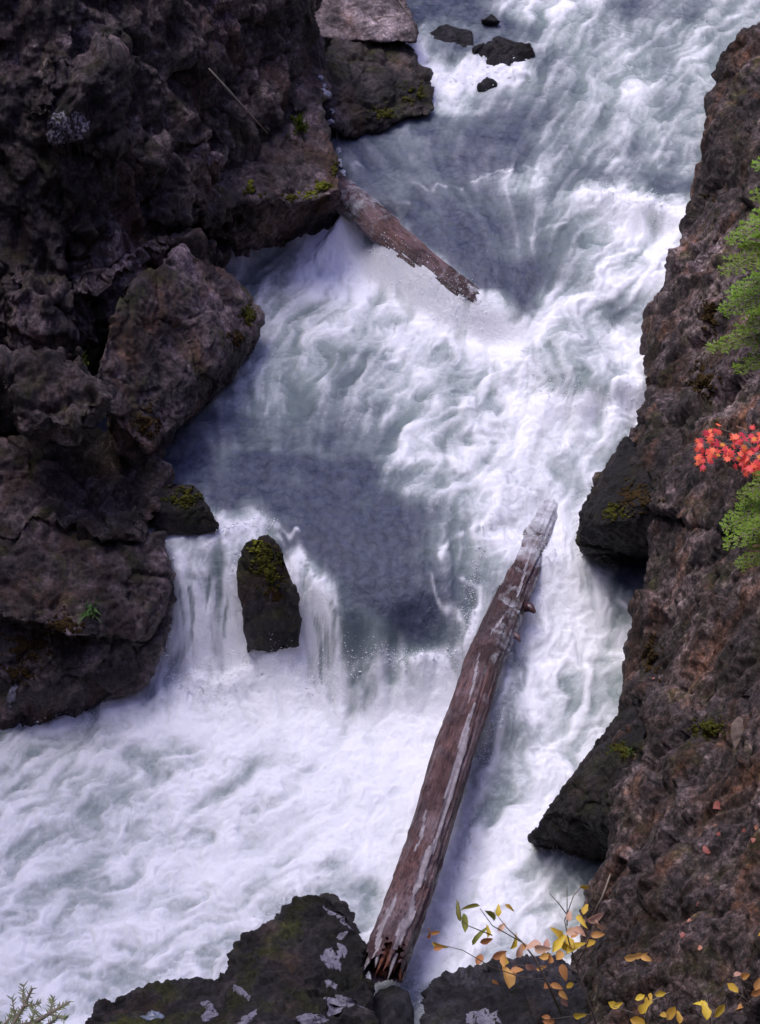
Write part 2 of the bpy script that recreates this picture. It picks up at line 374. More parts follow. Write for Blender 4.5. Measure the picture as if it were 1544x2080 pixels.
# foam amount by place (pixel x, y, amount)
FOAM = """900 20 .15;960 30 .1;1050 15 .7;1100 30 .8;1160 20 .8;1220 40 .5;1300 15 .3;1400 20 .35;1480 30 .6;1530 30 .5;870 75 .3;920 60 .28;950 90 .15;900 100 .2;1110 90 .5;1160 80 .75;1230 75 .6;1300 70 .55;1400 70 .6;1480 90 .6
840 130 .8;880 150 .95;950 160 .95;1040 155 .95;1070 165 .6;1130 130 .45;1200 140 .6;1270 120 .7;1350 130 .5;1420 120 .7;1480 140 .6;930 210 .7;980 200 .25;1050 200 .2;1110 200 .3;1170 200 .5;1220 190 .75;1280 160 .8;1350 200 .5;1430 190 .6
760 290 .25;830 270 .35;900 260 .3;980 260 .15;1050 270 .15;1110 270 .4;1180 250 .5;1250 250 .55;1330 250 .6;1410 250 .6;720 340 .3;800 330 .35;900 330 .25;960 340 .15;1040 330 .3;1100 330 .4;1180 320 .45;1280 320 .4;1370 330 .45
740 380 .3;850 380 .3;950 375 .3;1000 350 .4;1080 360 .55;1150 370 .4;1250 370 .3;1350 380 .25;760 420 .2;850 430 .2;950 430 .2;1050 440 .3;1130 430 .35;1180 400 .7;1260 400 .9;1310 420 .9;1360 430 .6;870 480 .15;950 490 .15;1030 480 .25;1080 500 .45;1150 490 .3;1220 470 .55;1290 470 .9;1350 480 .75
950 560 .15;1030 560 .15;1100 560 .2;1170 560 .3;1230 530 .75;1290 530 .55;1350 540 .7;1060 630 .1;1120 620 .5;1180 600 .6;1250 580 .75;1320 570 .75;1120 660 .75;1180 650 .6;1250 640 .3;1320 650 .35;1280 620 .35;1330 620 .5
1090 720 .55;1150 700 .6;1200 690 .7;1270 690 .75;1310 690 .85;1110 770 .4;1170 770 .5;1220 790 .45;1280 770 .7;1300 800 .8;590 510 .4;640 500 .85;700 490 .95;760 550 1;830 580 .95;900 630 .95;1000 670 1;1050 700 .95
540 580 .4;600 570 .6;680 570 .85;780 610 .8;860 660 .75;950 700 .7;1010 740 .9;560 650 .55;650 650 .6;750 660 .6;850 720 .6;920 720 .45;980 760 .75;1080 780 .9;540 730 .5;620 740 .5;740 750 .35;820 770 .65;900 780 .45;980 820 .75;1060 830 .95;1180 840 .9;1250 850 .85
480 800 .34;580 810 .40;690 850 .25;780 850 .35;860 850 .6;920 860 .4;1000 870 .8;1100 880 .95;1180 880 .8;1240 900 .55;370 890 .16;450 880 .19;550 880 .23;650 890 .2;760 900 .2;830 920 .65;900 910 .5;980 940 .7;1080 950 .9;1150 940 .6;1200 950 .6
400 950 .1;500 960 .08;600 960 .08;720 960 .1;800 970 .35;870 980 .5;960 980 .6;1030 970 .7;1100 990 .8;1160 980 .4;480 1020 .1;580 1040 .08;700 1040 .05;800 1040 .1;880 1040 .25;950 1050 .4;1010 1050 .85;1060 1040 .8;1150 1030 .9
640 1110 .05;740 1110 .03;820 1120 .08;900 1110 .3;960 1110 .5;1010 1090 .8;700 1200 .03;800 1200 .03;870 1180 .15;930 1200 .3;980 1180 .4;760 1270 .1;850 1280 .05;920 1280 .15;950 1250 .4
370 1110 .6;430 1090 .7;500 1070 .8;400 1200 .6;440 1180 .22;420 1150 .35;450 1140 .25;390 1190 .3;470 1200 .8;475 1150 .7;350 1170 .6;400 1280 .85;440 1330 .8;480 1300 .9;370 1250 .7;620 1180 .6;650 1230 .85;665 1290 .85;640 1260 .85;620 1230 .8;700 1290 .08;690 1230 .05;715 1310 .2;660 1320 .85;660 1380 .8;620 1350 .9;720 1330 .55;780 1330 .5;730 1380 .6;850 1340 .7;900 1370 .95;940 1350 1
300 1400 .7;350 1390 .8;450 1410 .85;550 1390 .95;620 1420 .95;720 1430 .95;800 1430 1;880 1440 1;200 1480 .75;300 1470 .9;450 1480 .95;600 1500 .95;750 1520 1;850 1550 1;60 1530 .6;150 1540 .7;250 1560 .6;350 1560 .7;450 1560 .8;560 1580 .85;700 1620 .95;800 1650 .95
40 1640 .7;130 1640 .65;230 1620 .55;330 1650 .7;450 1660 .8;600 1700 .95;730 1750 .9;40 1760 .75;100 1790 .6;180 1800 .55;300 1770 .8;450 1770 .9;600 1770 .85;700 1800 .6;560 1830 .55;40 1850 .65;150 1880 .75;280 1880 .8;380 1900 .65;450 1860 .65;480 1900 .7
60 1960 .8;200 1960 .8;300 1950 .65;400 1960 .7;60 2050 .8;200 2000 .75;1150 1090 .95;1160 1150 .95;1210 1160 .7;1280 1170 .1;1300 1200 .25;1230 1220 .6;1150 1220 .95;1100 1250 .85;1200 1270 .8;1270 1260 .4;1280 1300 .7;1200 1330 .85;1100 1330 .85;1250 1370 .45;1180 1390 .6;1080 1400 .8;1050 1370 .6
1130 1450 .7;1220 1430 .65;1050 1480 .5;1100 1520 .7;1170 1500 .75;1010 1570 .4;1050 1570 .5;1100 1590 .8;1000 1640 .55;1050 1650 .95;960 1700 .9;1020 1720 .95;930 1780 .95;1000 1790 .85;1090 1750 .6;1150 1760 .3;1180 1790 .5;1090 1820 .6;1150 1830 .6;920 1850 .9;1000 1860 .75;1080 1880 .6;1000 50 .15;1050 60 .2;1100 130 .25;880 20 .08;940 10 .05;1000 10 .15;200 1000 .03;100 950 .03;250 920 .03;300 1000 .05;200 850 .03;700 1150 .03;760 1230 .04;820 1250 .03;880 1240 .08;900 1290 .06;800 1300 .08;700 1235 .05;840 1300 .05;740 1290 .2;800 1340 .8;760 1360 .85;840 1345 .9;800 1390 1;860 1370 1;720 1370 .75;790 1160 .03;650 1060 .06;760 1000 .06;660 1000 .1;840 1080 .1;560 1000 .12;930 1300 .12;870 1310 .1;870 1900 .9;880 1960 .8;850 2010 .7"""
FP = [tuple(map(float, q.split())) for line in FOAM.split('\n') for q in line.split(';')]
FP = [(a, b, c * .62 if (700 < a < 1110 and 230 < b < 640 and c < .5) else (c * .72 if (a > 1090 and b < 385) else c)) for a, b, c in FP]
fw = np.array([on_water(a, b) for a, b, c in FP]); fv = np.array([c for a, b, c in FP])

# currents: from pixel to pixel
FLOW = """1450 60 1350 130;1250 60 1200 150;1100 60 1050 170;1300 250 1220 350;1400 300 1340 420;1000 250 930 350;750 330 900 420;850 420 1000 560;950 450 1040 600;1150 480 1090 600;1300 450 1220 560;1330 540 1150 620;1250 640 1120 760;1100 700 1150 800
750 530 650 620;850 590 760 690;950 660 880 760;600 650 560 760;700 700 640 850;1080 850 1060 980;1200 850 1120 980;1000 820 900 920;900 900 800 1020;550 850 560 950;450 900 480 1020;600 1000 620 1110;750 1000 760 1130;850 1100 860 1250;950 1150 940 1280;700 1150 720 1280
450 1090 400 1180;400 1200 410 1380;470 1200 470 1380;540 1075 630 1180;640 1200 660 1380;800 1380 700 1550;900 1380 830 1550;600 1450 450 1600;400 1420 250 1560;250 1560 50 1700;700 1650 450 1750;450 1800 150 1900;100 1800 -50 1900;600 1800 400 1900;300 1950 50 2030
1140 1050 1150 1180;1160 1180 1120 1330;1260 1250 1200 1400;1100 1350 1060 1500;1200 1450 1080 1640;1040 1550 1000 1700;1060 1660 940 1800;960 1750 900 1880;1150 1780 1000 1850;900 1900 850 2020"""
fl = []
for line in FLOW.split('\n'):
    for q in line.split(';'):
        a, b, c, d = map(float, q.split())
        p0, p1 = on_water(a, b), on_water(c, d)
        v = (p1 - p0)[:2]; fl.append((*((p0 + p1)[:2] / 2), *(v / np.linalg.norm(v))))
fl = np.array(fl)

CS = 6                                                    # coarse grid step for the slow interpolation
cx, cy = gx[::CS], gy[::CS]
CXX, CYY = np.meshgrid(cx, cy)
def gauss_interp(P, vals, s, far=2.5):
    num = np.zeros((len(cy), len(cx), vals.shape[1])); den = np.zeros((len(cy), len(cx), 1))
    for p, v in zip(P, vals):
        d2 = (CXX - p[0]) ** 2 + (CYY - p[1]) ** 2
        wgt = (np.exp(-d2 / (2 * s * s)) + 1e-5 / (.05 + d2))[..., None]
        num += wgt * v; den += wgt
    return num / den
def upsample(A):
    u = np.clip(np.arange(NX) / CS, 0, len(cx) - 1.001); v = np.clip(np.arange(NY) / CS, 0, len(cy) - 1.001)
    i = u.astype(int); j = v.astype(int); fu = (u - i)[None]; fvv = (v - j)[:, None]
    a = A[np.ix_(j, i)]; b = A[np.ix_(j, i + 1)]; c = A[np.ix_(j + 1, i)]; d = A[np.ix_(j + 1, i + 1)]
    return (a * (1 - fu) + b * fu) * (1 - fvv) + (c * (1 - fu) + d * fu) * fvv
FB = upsample(gauss_interp(fw, fv[:, None], .115)[..., 0])
fi = gauss_interp(fl[:, :2], fl[:, 2:], .5)
U = upsample(fi[..., 0]); V_ = upsample(fi[..., 1])

# eddies where the water is white
XY0 = np.stack([GXX.ravel(), GYY.ravel(), np.zeros(NX * NY)], 1)
XYc = np.stack([CXX.ravel(), CYY.ravel(), np.zeros(CXX.size)], 1)
psi = upsample((fbm(XYc * 2.3 + 3.1, 3, .55)).reshape(CXX.shape))
py_, px_ = np.gradient(psi, DY, DX)
turb = sstep(.15, .6, FB)
U = U + turb * py_ * .20; V_ = V_ - turb * px_ * .20
L = np.sqrt(U * U + V_ * V_) + 1e-6
U /= L; V_ /= L

def lic(N, length, steps=14):
    """noise smeared along the current, as the long exposure and the flow draw it out"""
    A = N.copy(); wsum = 1.0
    for sgn in (1, -1):
        X = GXX.copy(); Y = GYY.copy()
        for k in range(steps):
            u = samp(U, X, Y); v = samp(V_, X, Y)
            X = X + sgn * u * length / steps; Y = Y + sgn * v * length / steps
            wk = 1 - (k + 1) / (steps + 1)
            A += wk * samp(N, X, Y); wsum += wk
    A /= wsum
    return (A - A.mean()) / A.std()
LA = lic(blur(RNG.normal(size=(NY, NX)), .035, .035), .50, 14)            # billows drawn out by the current
LB = lic(blur(RNG.normal(size=(NY, NX)), .020, .020, 1), .34, 12)         # fine threads
LR = fbm(XY0 * np.array([3.2, 3.2, 1]) + 5, 4).reshape(NY, NX)
# churned water: noise wound up by the eddies
psi2 = upsample(fbm(XYc * 4.2 + 8.7, 2, .5).reshape(CXX.shape)); ey2, ex2 = np.gradient(psi2, DY, DX)
EU, EV = .35 * U + .22 * ey2 + .25 * py_, .35 * V_ - .22 * ex2 - .25 * px_
X, Yv = GXX.copy(), GYY.copy()
for _ in range(12):
    u, v = samp(EU, X, Yv), samp(EV, X, Yv); X = X - u * .016; Yv = Yv - v * .016
q = np.stack([X.ravel(), Yv.ravel(), np.zeros(NX * NY)], 1)
F1 = fbm(q * 3.6 + 2, 5, .55).reshape(NY, NX)
F2 = ridged(q * 2.6 + 40, 3, .5).reshape(NY, NX) - .9
F1s = lic(F1, .16, 6); F1n = F1 / F1.std()
qc = q + .035 * np.stack([perlin(q * 9), perlin(q * 9 + 40), np.zeros(len(q))], 1)
CH = ridged(qc * 3.0 + 60, 5, .62).reshape(NY, NX); CH = (CH - CH.mean()) / CH.std()        # torn crests
CF = ridged(qc * np.array([9, 7.5, 1]) + 90, 3, .6).reshape(NY, NX); CF = (CF - CF.mean()) / CF.std()
foam = FB + (.105 * LA + .05 * LB + .01 * F1n + .05 * F1s + .04 * CH + .015 * CF + .16 * LR) * (.14 + .86 * sstep(.05, .35, FB)) * (1 - .5 * sstep(.75, 1, FB))
foam = np.clip(foam, 0, 1.15)

# crests and strands drawn where the photograph shows them: pixel polyline, half width in px, amount
CREST = [([(705, 480), (760, 540), (830, 590), (900, 640), (985, 675), (1055, 690), (1120, 650), (1200, 600), (1330, 565)], 16, .5),
 ([(1180, 395), (1240, 395), (1290, 415), (1330, 425), (1385, 425)], 9, .5), ([(1085, 520), (1080, 490), (1110, 470), (1150, 460)], 5, .35),
 ([(1215, 560), (1240, 520), (1300, 510), (1340, 530)], 7, .35), ([(840, 120), (860, 150), (920, 175), (1000, 150), (1070, 150)], 10, .5), ([(1000, 670), (1060, 745), (1085, 790), (1150, 825), (1210, 835), (1310, 805)], 14, .5),
 ([(800, 905), (815, 875), (880, 845), (960, 830)], 6, .35), ([(795, 950), (870, 920), (960, 960), (1020, 1000), (1080, 1000)], 8, .3),
 ([(900, 1125), (920, 1095), (960, 1075), (1000, 1060)], 6, .5), ([(870, 1170), (880, 1200), (920, 1240), (945, 1275), (945, 1320)], 5, .6), ([(925, 1180), (970, 1190), (975, 1230), (955, 1290), (945, 1325)], 6, .6),
 ([(420, 1110), (470, 1075), (540, 1062), (600, 1090)], 6, .55), ([(560, 1090), (610, 1150), (650, 1215), (680, 1290), (690, 1360)], 5, .45), ([(350, 1130), (400, 1160), (450, 1180), (490, 1165)], 8, .35),
 ([(600, 1135), (640, 1205), (664, 1290), (672, 1370)], 22, .45), ([(400, 1210), (405, 1300), (405, 1380)], 32, .30), ([(474, 1175), (478, 1280), (478, 1380)], 13, .40), ([(352, 1150), (350, 1250), (355, 1340)], 9, .3),
 ([(494, 1338), (550, 1350), (612, 1338)], 14, .5), ([(704, 1190), (716, 1290)], 13, -.5), ([(442, 1128), (432, 1172)], 13, -.55), ([(388, 1172), (392, 1212)], 11, -.4), ([(372, 1225), (376, 1290)], 6, -.3), ([(440, 1240), (446, 1330)], 7, -.25), ([(760, 1220), (860, 1310)], 16, -.3), ([(800, 1180), (900, 1290)], 20, -.3),
 ([(860, 1330), (900, 1325), (945, 1330)], 9, .4), ([(700, 1380), (790, 1350), (850, 1340)], 9, .25), ([(1170, 1150), (1210, 1180), (1240, 1225), (1290, 1250)], 6, .35), ([(1000, 1400), (1060, 1370), (1130, 1340), (1290, 1330)], 8, .25),
 ([(600, 520), (640, 560), (700, 590)], 6, .3), ([(720, 330), (800, 360), (870, 380), (940, 385)], 4, .25), ([(960, 370), (1010, 350), (1090, 340)], 4, .25), ([(760, 400), (830, 420)], 3, .2)]
_r = random.Random(5)
for k in range(26):                                        # strands in the two falls
    x0 = _r.uniform(345, 486) if k < 18 else _r.uniform(615, 678); y0 = _r.uniform(1160, 1240) + (40 if k >= 18 else 0); ln = _r.uniform(50, 130); dx = _r.uniform(-6, 6) + (10 if k >= 18 else 0)
    CREST.append(([(x0, y0), (x0 + dx * .5 + _r.uniform(-3, 3), y0 + ln * .5), (x0 + dx, y0 + ln)], _r.uniform(1.6, 3.2), _r.choice((-.42, -.32, .25))))
for pl, hw, amt in CREST:
    Wp = []
    for (a, b), (c, d) in zip(pl[:-1], pl[1:]):
        for k in np.linspace(0, 1, 5)[:-1]: Wp.append(on_water(a + (c - a) * k, b + (d - b) * k))
    Wp.append(on_water(*pl[-1])); Wp = np.array(Wp)[:, :2]; hwm = hw / 215.0
    x0, y0 = Wp.min(0) - .4; x1, y1 = Wp.max(0) + .4
    i0, i1 = max(0, int((x0 - GX0) / DX)), min(NX, int((x1 - GX0) / DX)); j0, j1 = max(0, int((y0 - GY0) / DY)), min(NY, int((y1 - GY0) / DY))
    X = GXX[j0:j1, i0:i1] + .035 * LR[j0:j1, i0:i1] + .012 * LA[j0:j1, i0:i1]; Y = GYY[j0:j1, i0:i1] + .05 * LA[j0:j1, i0:i1] * .6
    best = np.full(X.shape, 9.0)
    for p, q in zip(Wp[:-1], Wp[1:]):
        e = q - p; tt = np.clip(((X - p[0]) * e[0] + (Y - p[1]) * e[1]) / (e.dot(e) + 1e-9), 0, 1)
        best = np.minimum(best, np.hypot(X - p[0] - tt * e[0], Y - p[1] - tt * e[1]))
    foam[j0:j1, i0:i1] += amt * np.exp(-(best / (hwm * 1.1)) ** 2) * (.75 + .25 * LB[j0:j1, i0:i1])
foam = np.clip(foam, 0, 1.2)

# waves
ca, sa_ = math.cos(.6), math.sin(.6)
RX, RY = (GXX * ca - GYY * sa_) + .05 * LR, (GXX * sa_ + GYY * ca) + .05 * F1
NZ = fbm(np.stack([RX.ravel() * 7, RY.ravel() * 9, GXX.ravel() * .7], 1), 4, .62).reshape(NY, NX)
SW = fbm(np.stack([RX.ravel() * 1.3, RY.ravel() * 1.9, np.full(NX * NY, 3.3)], 1), 2, .5).reshape(NY, NX)      # broad standing waves
amp = (.008 + .032 * sstep(.15, .8, FB)) * (1 - .4 * sstep(.75, 1, FB))
Zw = Z + amp * (.70 * LR + .05 * F1s + .12 * blur(F1, .03) + .16 * CH) + (.001 + .002 * turb) * CF + (.0025 * turb) * LA + .035 * (.25 + .75 * turb) * SW + (.0014 * turb) * LB + .05 * np.clip(blur(foam - FB, .02), -.3, .5) + (.0105 - .0055 * turb) * NZ

la, lb = at(668, 385, 2.0)[:2], at(1030, 665, 1.8)[:2]; le = lb - la        # the water slips smoothly over the drowned log
tt = np.clip(((GXX - la[0]) * le[0] + (GYY - la[1]) * le[1]) / le.dot(le), 0, 1); dl = np.hypot(GXX - la[0] - tt * le[0], GYY - la[1] - tt * le[1])
Zw = Z + (Zw - Z) * (1 - .90 * np.exp(-(dl / .21) ** 2))
la, lb = at(1130, 1000, 1.2)[:2], at(1000, 1300, .8)[:2]; le = lb - la
tt = np.clip(((GXX - la[0]) * le[0] + (GYY - la[1]) * le[1]) / le.dot(le), 0, 1); dl = np.hypot(GXX - la[0] - tt * le[0], GYY - la[1] - tt * le[1])
Zw = Z + (Zw - Z) * (1 - .4 * np.exp(-(dl / .30) ** 2))
Vw = np.stack([GXX.ravel(), GYY.ravel(), Zw.ravel()], 1)
idx = np.arange(NX * NY).reshape(NY, NX)
Fw = np.stack([idx[:-1, :-1], idx[:-1, 1:], idx[1:, 1:], idx[1:, :-1]], -1).reshape(-1, 4)
me = bpy.data.meshes.new('river')
me.vertices.add(len(Vw)); me.vertices.foreach_set('co', Vw.astype(np.float32).ravel())
me.loops.add(Fw.size); me.loops.foreach_set('vertex_index', Fw.astype(np.int32).ravel())
me.polygons.add(len(Fw)); me.polygons.foreach_set('loop_start', np.arange(0, Fw.size, 4, dtype=np.int32))
me.polygons.foreach_set('use_smooth', np.ones(len(Fw), dtype=bool))
me.update(calc_edges=True)
for nm, arr in (('foam', foam), ('aer', np.clip(FB * 1.0 + .12 * LR, 0, 1)), ('thread', LB)):
    at_ = me.attributes.new(nm, 'FLOAT', 'POINT'); at_.data.foreach_set('value', arr.astype(np.float32).ravel())
river = bpy.data.objects.new('river', me); COL.objects.link(river)
tag(river, 'white foaming river rushing down between the dark rocks', 'river', kind='structure')

t = NT('water')
fo = t.attr('foam').outputs['Fac']; ae = t.attr('aer').outputs['Fac']
w1 = t.noise(t.coord((1, .75, 1)), 8, 9, .76, .35); w2 = t.noise(t.coord((1, .8, 1)), 30, 6, .75, .3)
tex = t.math('ADD', t.math('MULTIPLY', t.math('SUBTRACT', w1, .5), .50), t.math('MULTIPLY', t.math('SUBTRACT', w2, .5), .24))
fo = t.math('ADD', fo, t.math('MULTIPLY', tex, t.ramp(fo, [(0, .15), (.12, .35), (.3, 1), (.8, .6), (1, .35)])))
w3 = t.math('ADD', t.math('MULTIPLY', t.attr('thread').outputs['Fac'], .03), t.math('MULTIPLY', t.math('SUBTRACT', t.noise(t.coord((1, .8, 1)), 13, 5, .65, .3), .5), 1.1))
deep = t.mix(t.ramp(t.math('ADD', w3, .5), [(.25, 0), (.8, 1)]), (.026, .032, .056), (.094, .104, .156))
c = t.mix(t.ramp(ae, [(.10, 0), (.5, 1)]), deep, (.18, .225, .225))
ff = t.ramp(fo, [(.10, 0), (.3, .10), (.5, .32), (.75, .76), (.95, 1)])
c = t.mix(ff, c, (.86, .85, .895))
t.bump(t.math('ADD', t.noise(t.coord((1, .7, 1)), 15, 6, .72, .4), t.math('MULTIPLY', w2, .35)), .55, .03)
water_m = t.set(color=c, rough=t.ramp(ff, [(0, .12), (.5, .5), (1, .85)]), spec=t.math('SUBTRACT', .5, t.math('MULTIPLY', ff, .4)), ior=1.333)
me.materials.append(water_m)

# ================================================================== ROCK
ROCKS = []     # everything a line of sight can hit

def hull_bm(bm, pts):
    vs = [bm.verts.new(tuple(map(float, p))) for p in pts]
    r = bmesh.ops.convex_hull(bm, input=vs)
    kill = [v for v in set(r['geom_interior'] + r['geom_unused']) if isinstance(v, bmesh.types.BMVert)]
    bmesh.ops.delete(bm, geom=list(set(kill)), context='VERTS')

def rock(name, hulls, mat, voxel=.03, push=.7, shrink=.75, big=.06, mid=.03, fine=.012, bs=2.2, seed=0, smooth_it=2, extra=None, parent=None, zs=.8):
    """hulls: lists of (pixel x, pixel y, height); the far side is pushed back along the line of sight and drawn in"""
    bm = bmesh.new()
    for h in hulls:
        pu = push; sh = shrink
        if isinstance(h, tuple): h, pu = h
        P = np.array([q if isinstance(q, np.ndarray) else at(*q) for q in h])
        cen = P.mean(0)
        D = P - CAM; D /= np.linalg.norm(D, axis=1)[:, None]
        B = cen + (P - cen) * sh + D * pu
        hull_bm(bm, list(P) + list(B))
    for e in (extra or []): hull_bm(bm, e)
    me = bpy.data.meshes.new(name); bm.to_mesh(me); bm.free()
    o = bpy.data.objects.new(name, me); COL.objects.link(o)
    rm = o.modifiers.new('r', 'REMESH'); rm.mode = 'VOXEL'; rm.voxel_size = voxel; rm.use_smooth_shade = True
    sm = o.modifiers.new('s', 'SMOOTH'); sm.factor = .5; sm.iterations = smooth_it
    dg = bpy.context.evaluated_depsgraph_get()
    me2 = bpy.data.meshes.new_from_object(o.evaluated_get(dg))
    o.modifiers.clear(); o.data = me2; bpy.data.meshes.remove(me); me2.name = name
    n = len(me2.vertices)
    P = np.empty(n * 3, np.float32); me2.vertices.foreach_get('co', P); P = P.reshape(-1, 3).astype(float)
    N = np.empty(n * 3, np.float32); me2.vertices.foreach_get('normal', N); N = N.reshape(-1, 3).astype(float)
    q = P + .12 * np.stack([perlin(P * 2 + 3), perlin(P * 2 + 31), perlin(P * 2 + 57)], 1)
    zq = np.array([1, 1, zs]); q = q * zq; PS = P * zq
    bh, bj = blocks(q * bs, seed)
    bh2, bj2 = blocks(q * bs * 2.9 + 7, seed + 3)
    d = big * (.8 * bh - .35 * (1 - sstep(0, .2, bj)) + .9 * fbm(PS * 1.7 + seed, 3)) + mid * (.5 * bh2 - .3 * (1 - sstep(0, .2, bj2)) + .9 * (ridged(q * 3.3 + seed, 3) - .8)) + fine * (.7 * (ridged(q * 9 + seed, 3) - .8) + .8 * fbm(PS * 22 + seed, 3))
    P += N * d[:, None]
    me2.vertices.foreach_set('co', P.astype(np.float32).ravel()); me2.update()
    me2.polygons.foreach_set('use_smooth', np.ones(len(me2.polygons), bool))
    me2.materials.clear(); me2.materials.append(mat)
    if parent is not None: attach(o, parent)
    ROCKS.append(o)
    return o

M_CLIFF = mat_rock('rock_left_cliff', dark=(.036, .023, .023), light=(.140, .105, .105), rust=(.055, .025, .016), moss=(.032, .028, .007), light_amt=.5, moss_amt=.34, rust_amt=.5, stretch=(1.2, 1.2, .35), grain=.6)
M_BOULDER = mat_rock('rock_boulder', dark=(.034, .022, .024), light=(.160, .118, .124), rust=(.105, .052, .028), moss=(.045, .042, .009), light_amt=.72, moss_amt=.36, rust_amt=.62)
M_SLAB = mat_rock('rock_slab', dark=(.06, .042, .043), light=(.23, .18, .185), rust=(.08, .042, .028), moss=(.04, .036, .009), light_amt=.85, moss_amt=.12, rust_amt=.3)
M_MOSSY = mat_rock('rock_mossy', dark=(.012, .009, .010), light=(.040, .032, .032), rust=(.030, .015, .009), moss=(.024, .024, .005), light_amt=.35, moss_amt=.45, rust_amt=.5)
M_WET = mat_rock('rock_wet', dark=(.011, .009, .012), light=(.036, .032, .038), rust=(.022, .013, .01), moss=(.022, .024, .006), light_amt=.35, moss_amt=.2, rust_amt=.2)
M_BROWN = mat_rock('rock_brown', dark=(.022, .016, .016), light=(.085, .066, .066), rust=(.05, .028, .016), moss=(.032, .031, .007), light_amt=.55, moss_amt=.34, rust_amt=.5)
M_OUT = mat_rock('rock_outcrop', dark=(.009, .007, .008), light=(.034, .026, .027), rust=(.026, .014, .008), moss=(.024, .023, .005), light_amt=.35, moss_amt=.4, rust_amt=.4)
M_RIGHT = mat_rock('rock_right_cliff', dark=(.022, .013, .014), light=(.135, .100, .100), rust=(.085, .036, .018), moss=(.034, .030, .006), light_amt=.52, moss_amt=.34, rust_amt=.55, stretch=(1.7, 1.7, .30), grain=1.0)

# ---- left cliff wall behind the boulders
Y = at_y
cliff_left = rock('cliff_left', [
  ([Y(-250, -80, 2.2), Y(150, -80, 2.2), Y(-250, 300, 1.3), Y(150, 300, 1.35), Y(-250, 700, .7), Y(120, 650, .9), Y(100, 900, .5), Y(-250, 950, .3)], 1.5),
  ([Y(100, -80, 2.5), Y(420, -80, 3.4), Y(120, 200, 1.6), Y(430, 150, 2.9), Y(140, 500, 1.2), Y(380, 420, 2.3), Y(200, 620, 1.0), Y(300, 560, 1.6)], 1.5),
  ([Y(380, -80, 3.6), Y(650, -80, 4.6), Y(400, 150, 3.0), Y(600, 120, 3.9), Y(420, 330, 2.7), Y(560, 260, 3.4), Y(440, 480, 2.9), Y(540, 400, 3.3)], 1.5),
  ([Y(300, 300, 2.0), Y(460, 300, 2.6), Y(310, 460, 1.7), Y(450, 450, 2.4)], 1.2),
  ([Y(20, 560, .75), Y(200, 560, .9), Y(200, 700, .75), Y(20, 750, .5), Y(110, 620, .5)], 1.0),
  ([Y(-50, 750, .4), Y(160, 720, .6), Y(120, 880, .6), Y(-50, 940, .25)], 1.2),
  ([(-60, 960, 1.66), (60, 880, 1.68), (320, 860, 1.66), (325, 1000, 1.6), (300, 1095, 1.56), (-60, 1095, 1.6)], .7),
  ([(-20, 740, 3.0), (160, 700, 3.05), (225, 800, 2.9), (190, 870, 2.75), (110, 860, 2.7), (40, 880, 2.65)], .7),
  ([(200, 560, 2.95), (330, 470, 3.0), (420, 480, 2.75), (470, 530, 1.55), (400, 560, 1.5), (300, 640, 1.5), (220, 760, 1.5)], 1.0),
  ([(400, 420, 2.75), (450, 400, 2.7), (520, 430, 2.3), (520, 520, 1.6), (440, 545, 1.55)], 1.0),
  ([Y(100, 100, 1.55), Y(230, 110, 1.75), Y(240, 290, 1.4), Y(110, 310, 1.05), Y(60, 230, 1.15)], .8),
   ([Y(-250, -80, 3.0), Y(420, -80, 4.2), Y(-250, 900, 1.2), Y(250, 700, 2.2), Y(430, 450, 3.3)], 1.5),
 ], M_CLIFF, voxel=.022, big=.16, mid=.085, fine=.022, bs=1.7, seed=1, zs=.55)
tag(cliff_left, 'dark purplish brown rock wall filling the upper left', 'cliff', kind='structure')

# ---- boulders of the left bank
slab_top = rock('rock_slab', [[(640, -60, 3.05), (700, -60, 3.1), (820, -40, 3.05), (850, 60, 2.92), (845, 85, 2.84), (700, 85, 2.86), (650, 75, 2.9), (620, 20, 3.0)]],
  M_SLAB, voxel=.018, push=.5, big=.03, mid=.018, fine=.008, seed=4)
tag(slab_top, 'flat topped pinkish grey rock slab at the top edge beside the far rapids', 'rock')
slab_low = rock('rock_slab', [[(690, 60, 2.85), (830, 70, 2.75), (865, 150, 2.62), (893, 205, 2.50), (875, 232, 2.44), (800, 252, 2.40), (720, 280, 2.38), (650, 250, 2.6), (650, 120, 2.9)]],
  M_BROWN, voxel=.018, push=.55, big=.06, mid=.035, fine=.014, seed=5, smooth_it=15)
tag(slab_low, 'dark mossy rock sloping to a point in the water below the flat pinkish slab', 'rock')
b_moss = rock('boulder', [([(560, 150, 3.05), (650, 190, 2.95), (690, 320, 2.72), (698, 395, 2.58), (600, 418, 2.60), (490, 410, 2.66), (480, 340, 2.85), (500, 250, 3.02)], .3), ([(692, 466, 1.70), (600, 500, 1.64), (520, 522, 1.58), (470, 535, 1.56), (692, 370, 2.40), (600, 372, 2.44), (520, 392, 2.42), (470, 400, 2.42)], .6),
   ([(480, 330, 2.85), (500, 402, 2.66), (430, 430, 2.7), (420, 370, 2.85)], .4), [(590, 60, 3.35), (650, 60, 3.2), (680, 200, 2.9), (600, 230, 3.0), (550, 150, 3.2)]],
  M_BOULDER, voxel=.018, push=.8, big=.04, mid=.03, fine=.014, seed=6, smooth_it=45)
tag(b_moss, 'grey boulder with a bright yellow green moss rim above a black overhang', 'boulder')
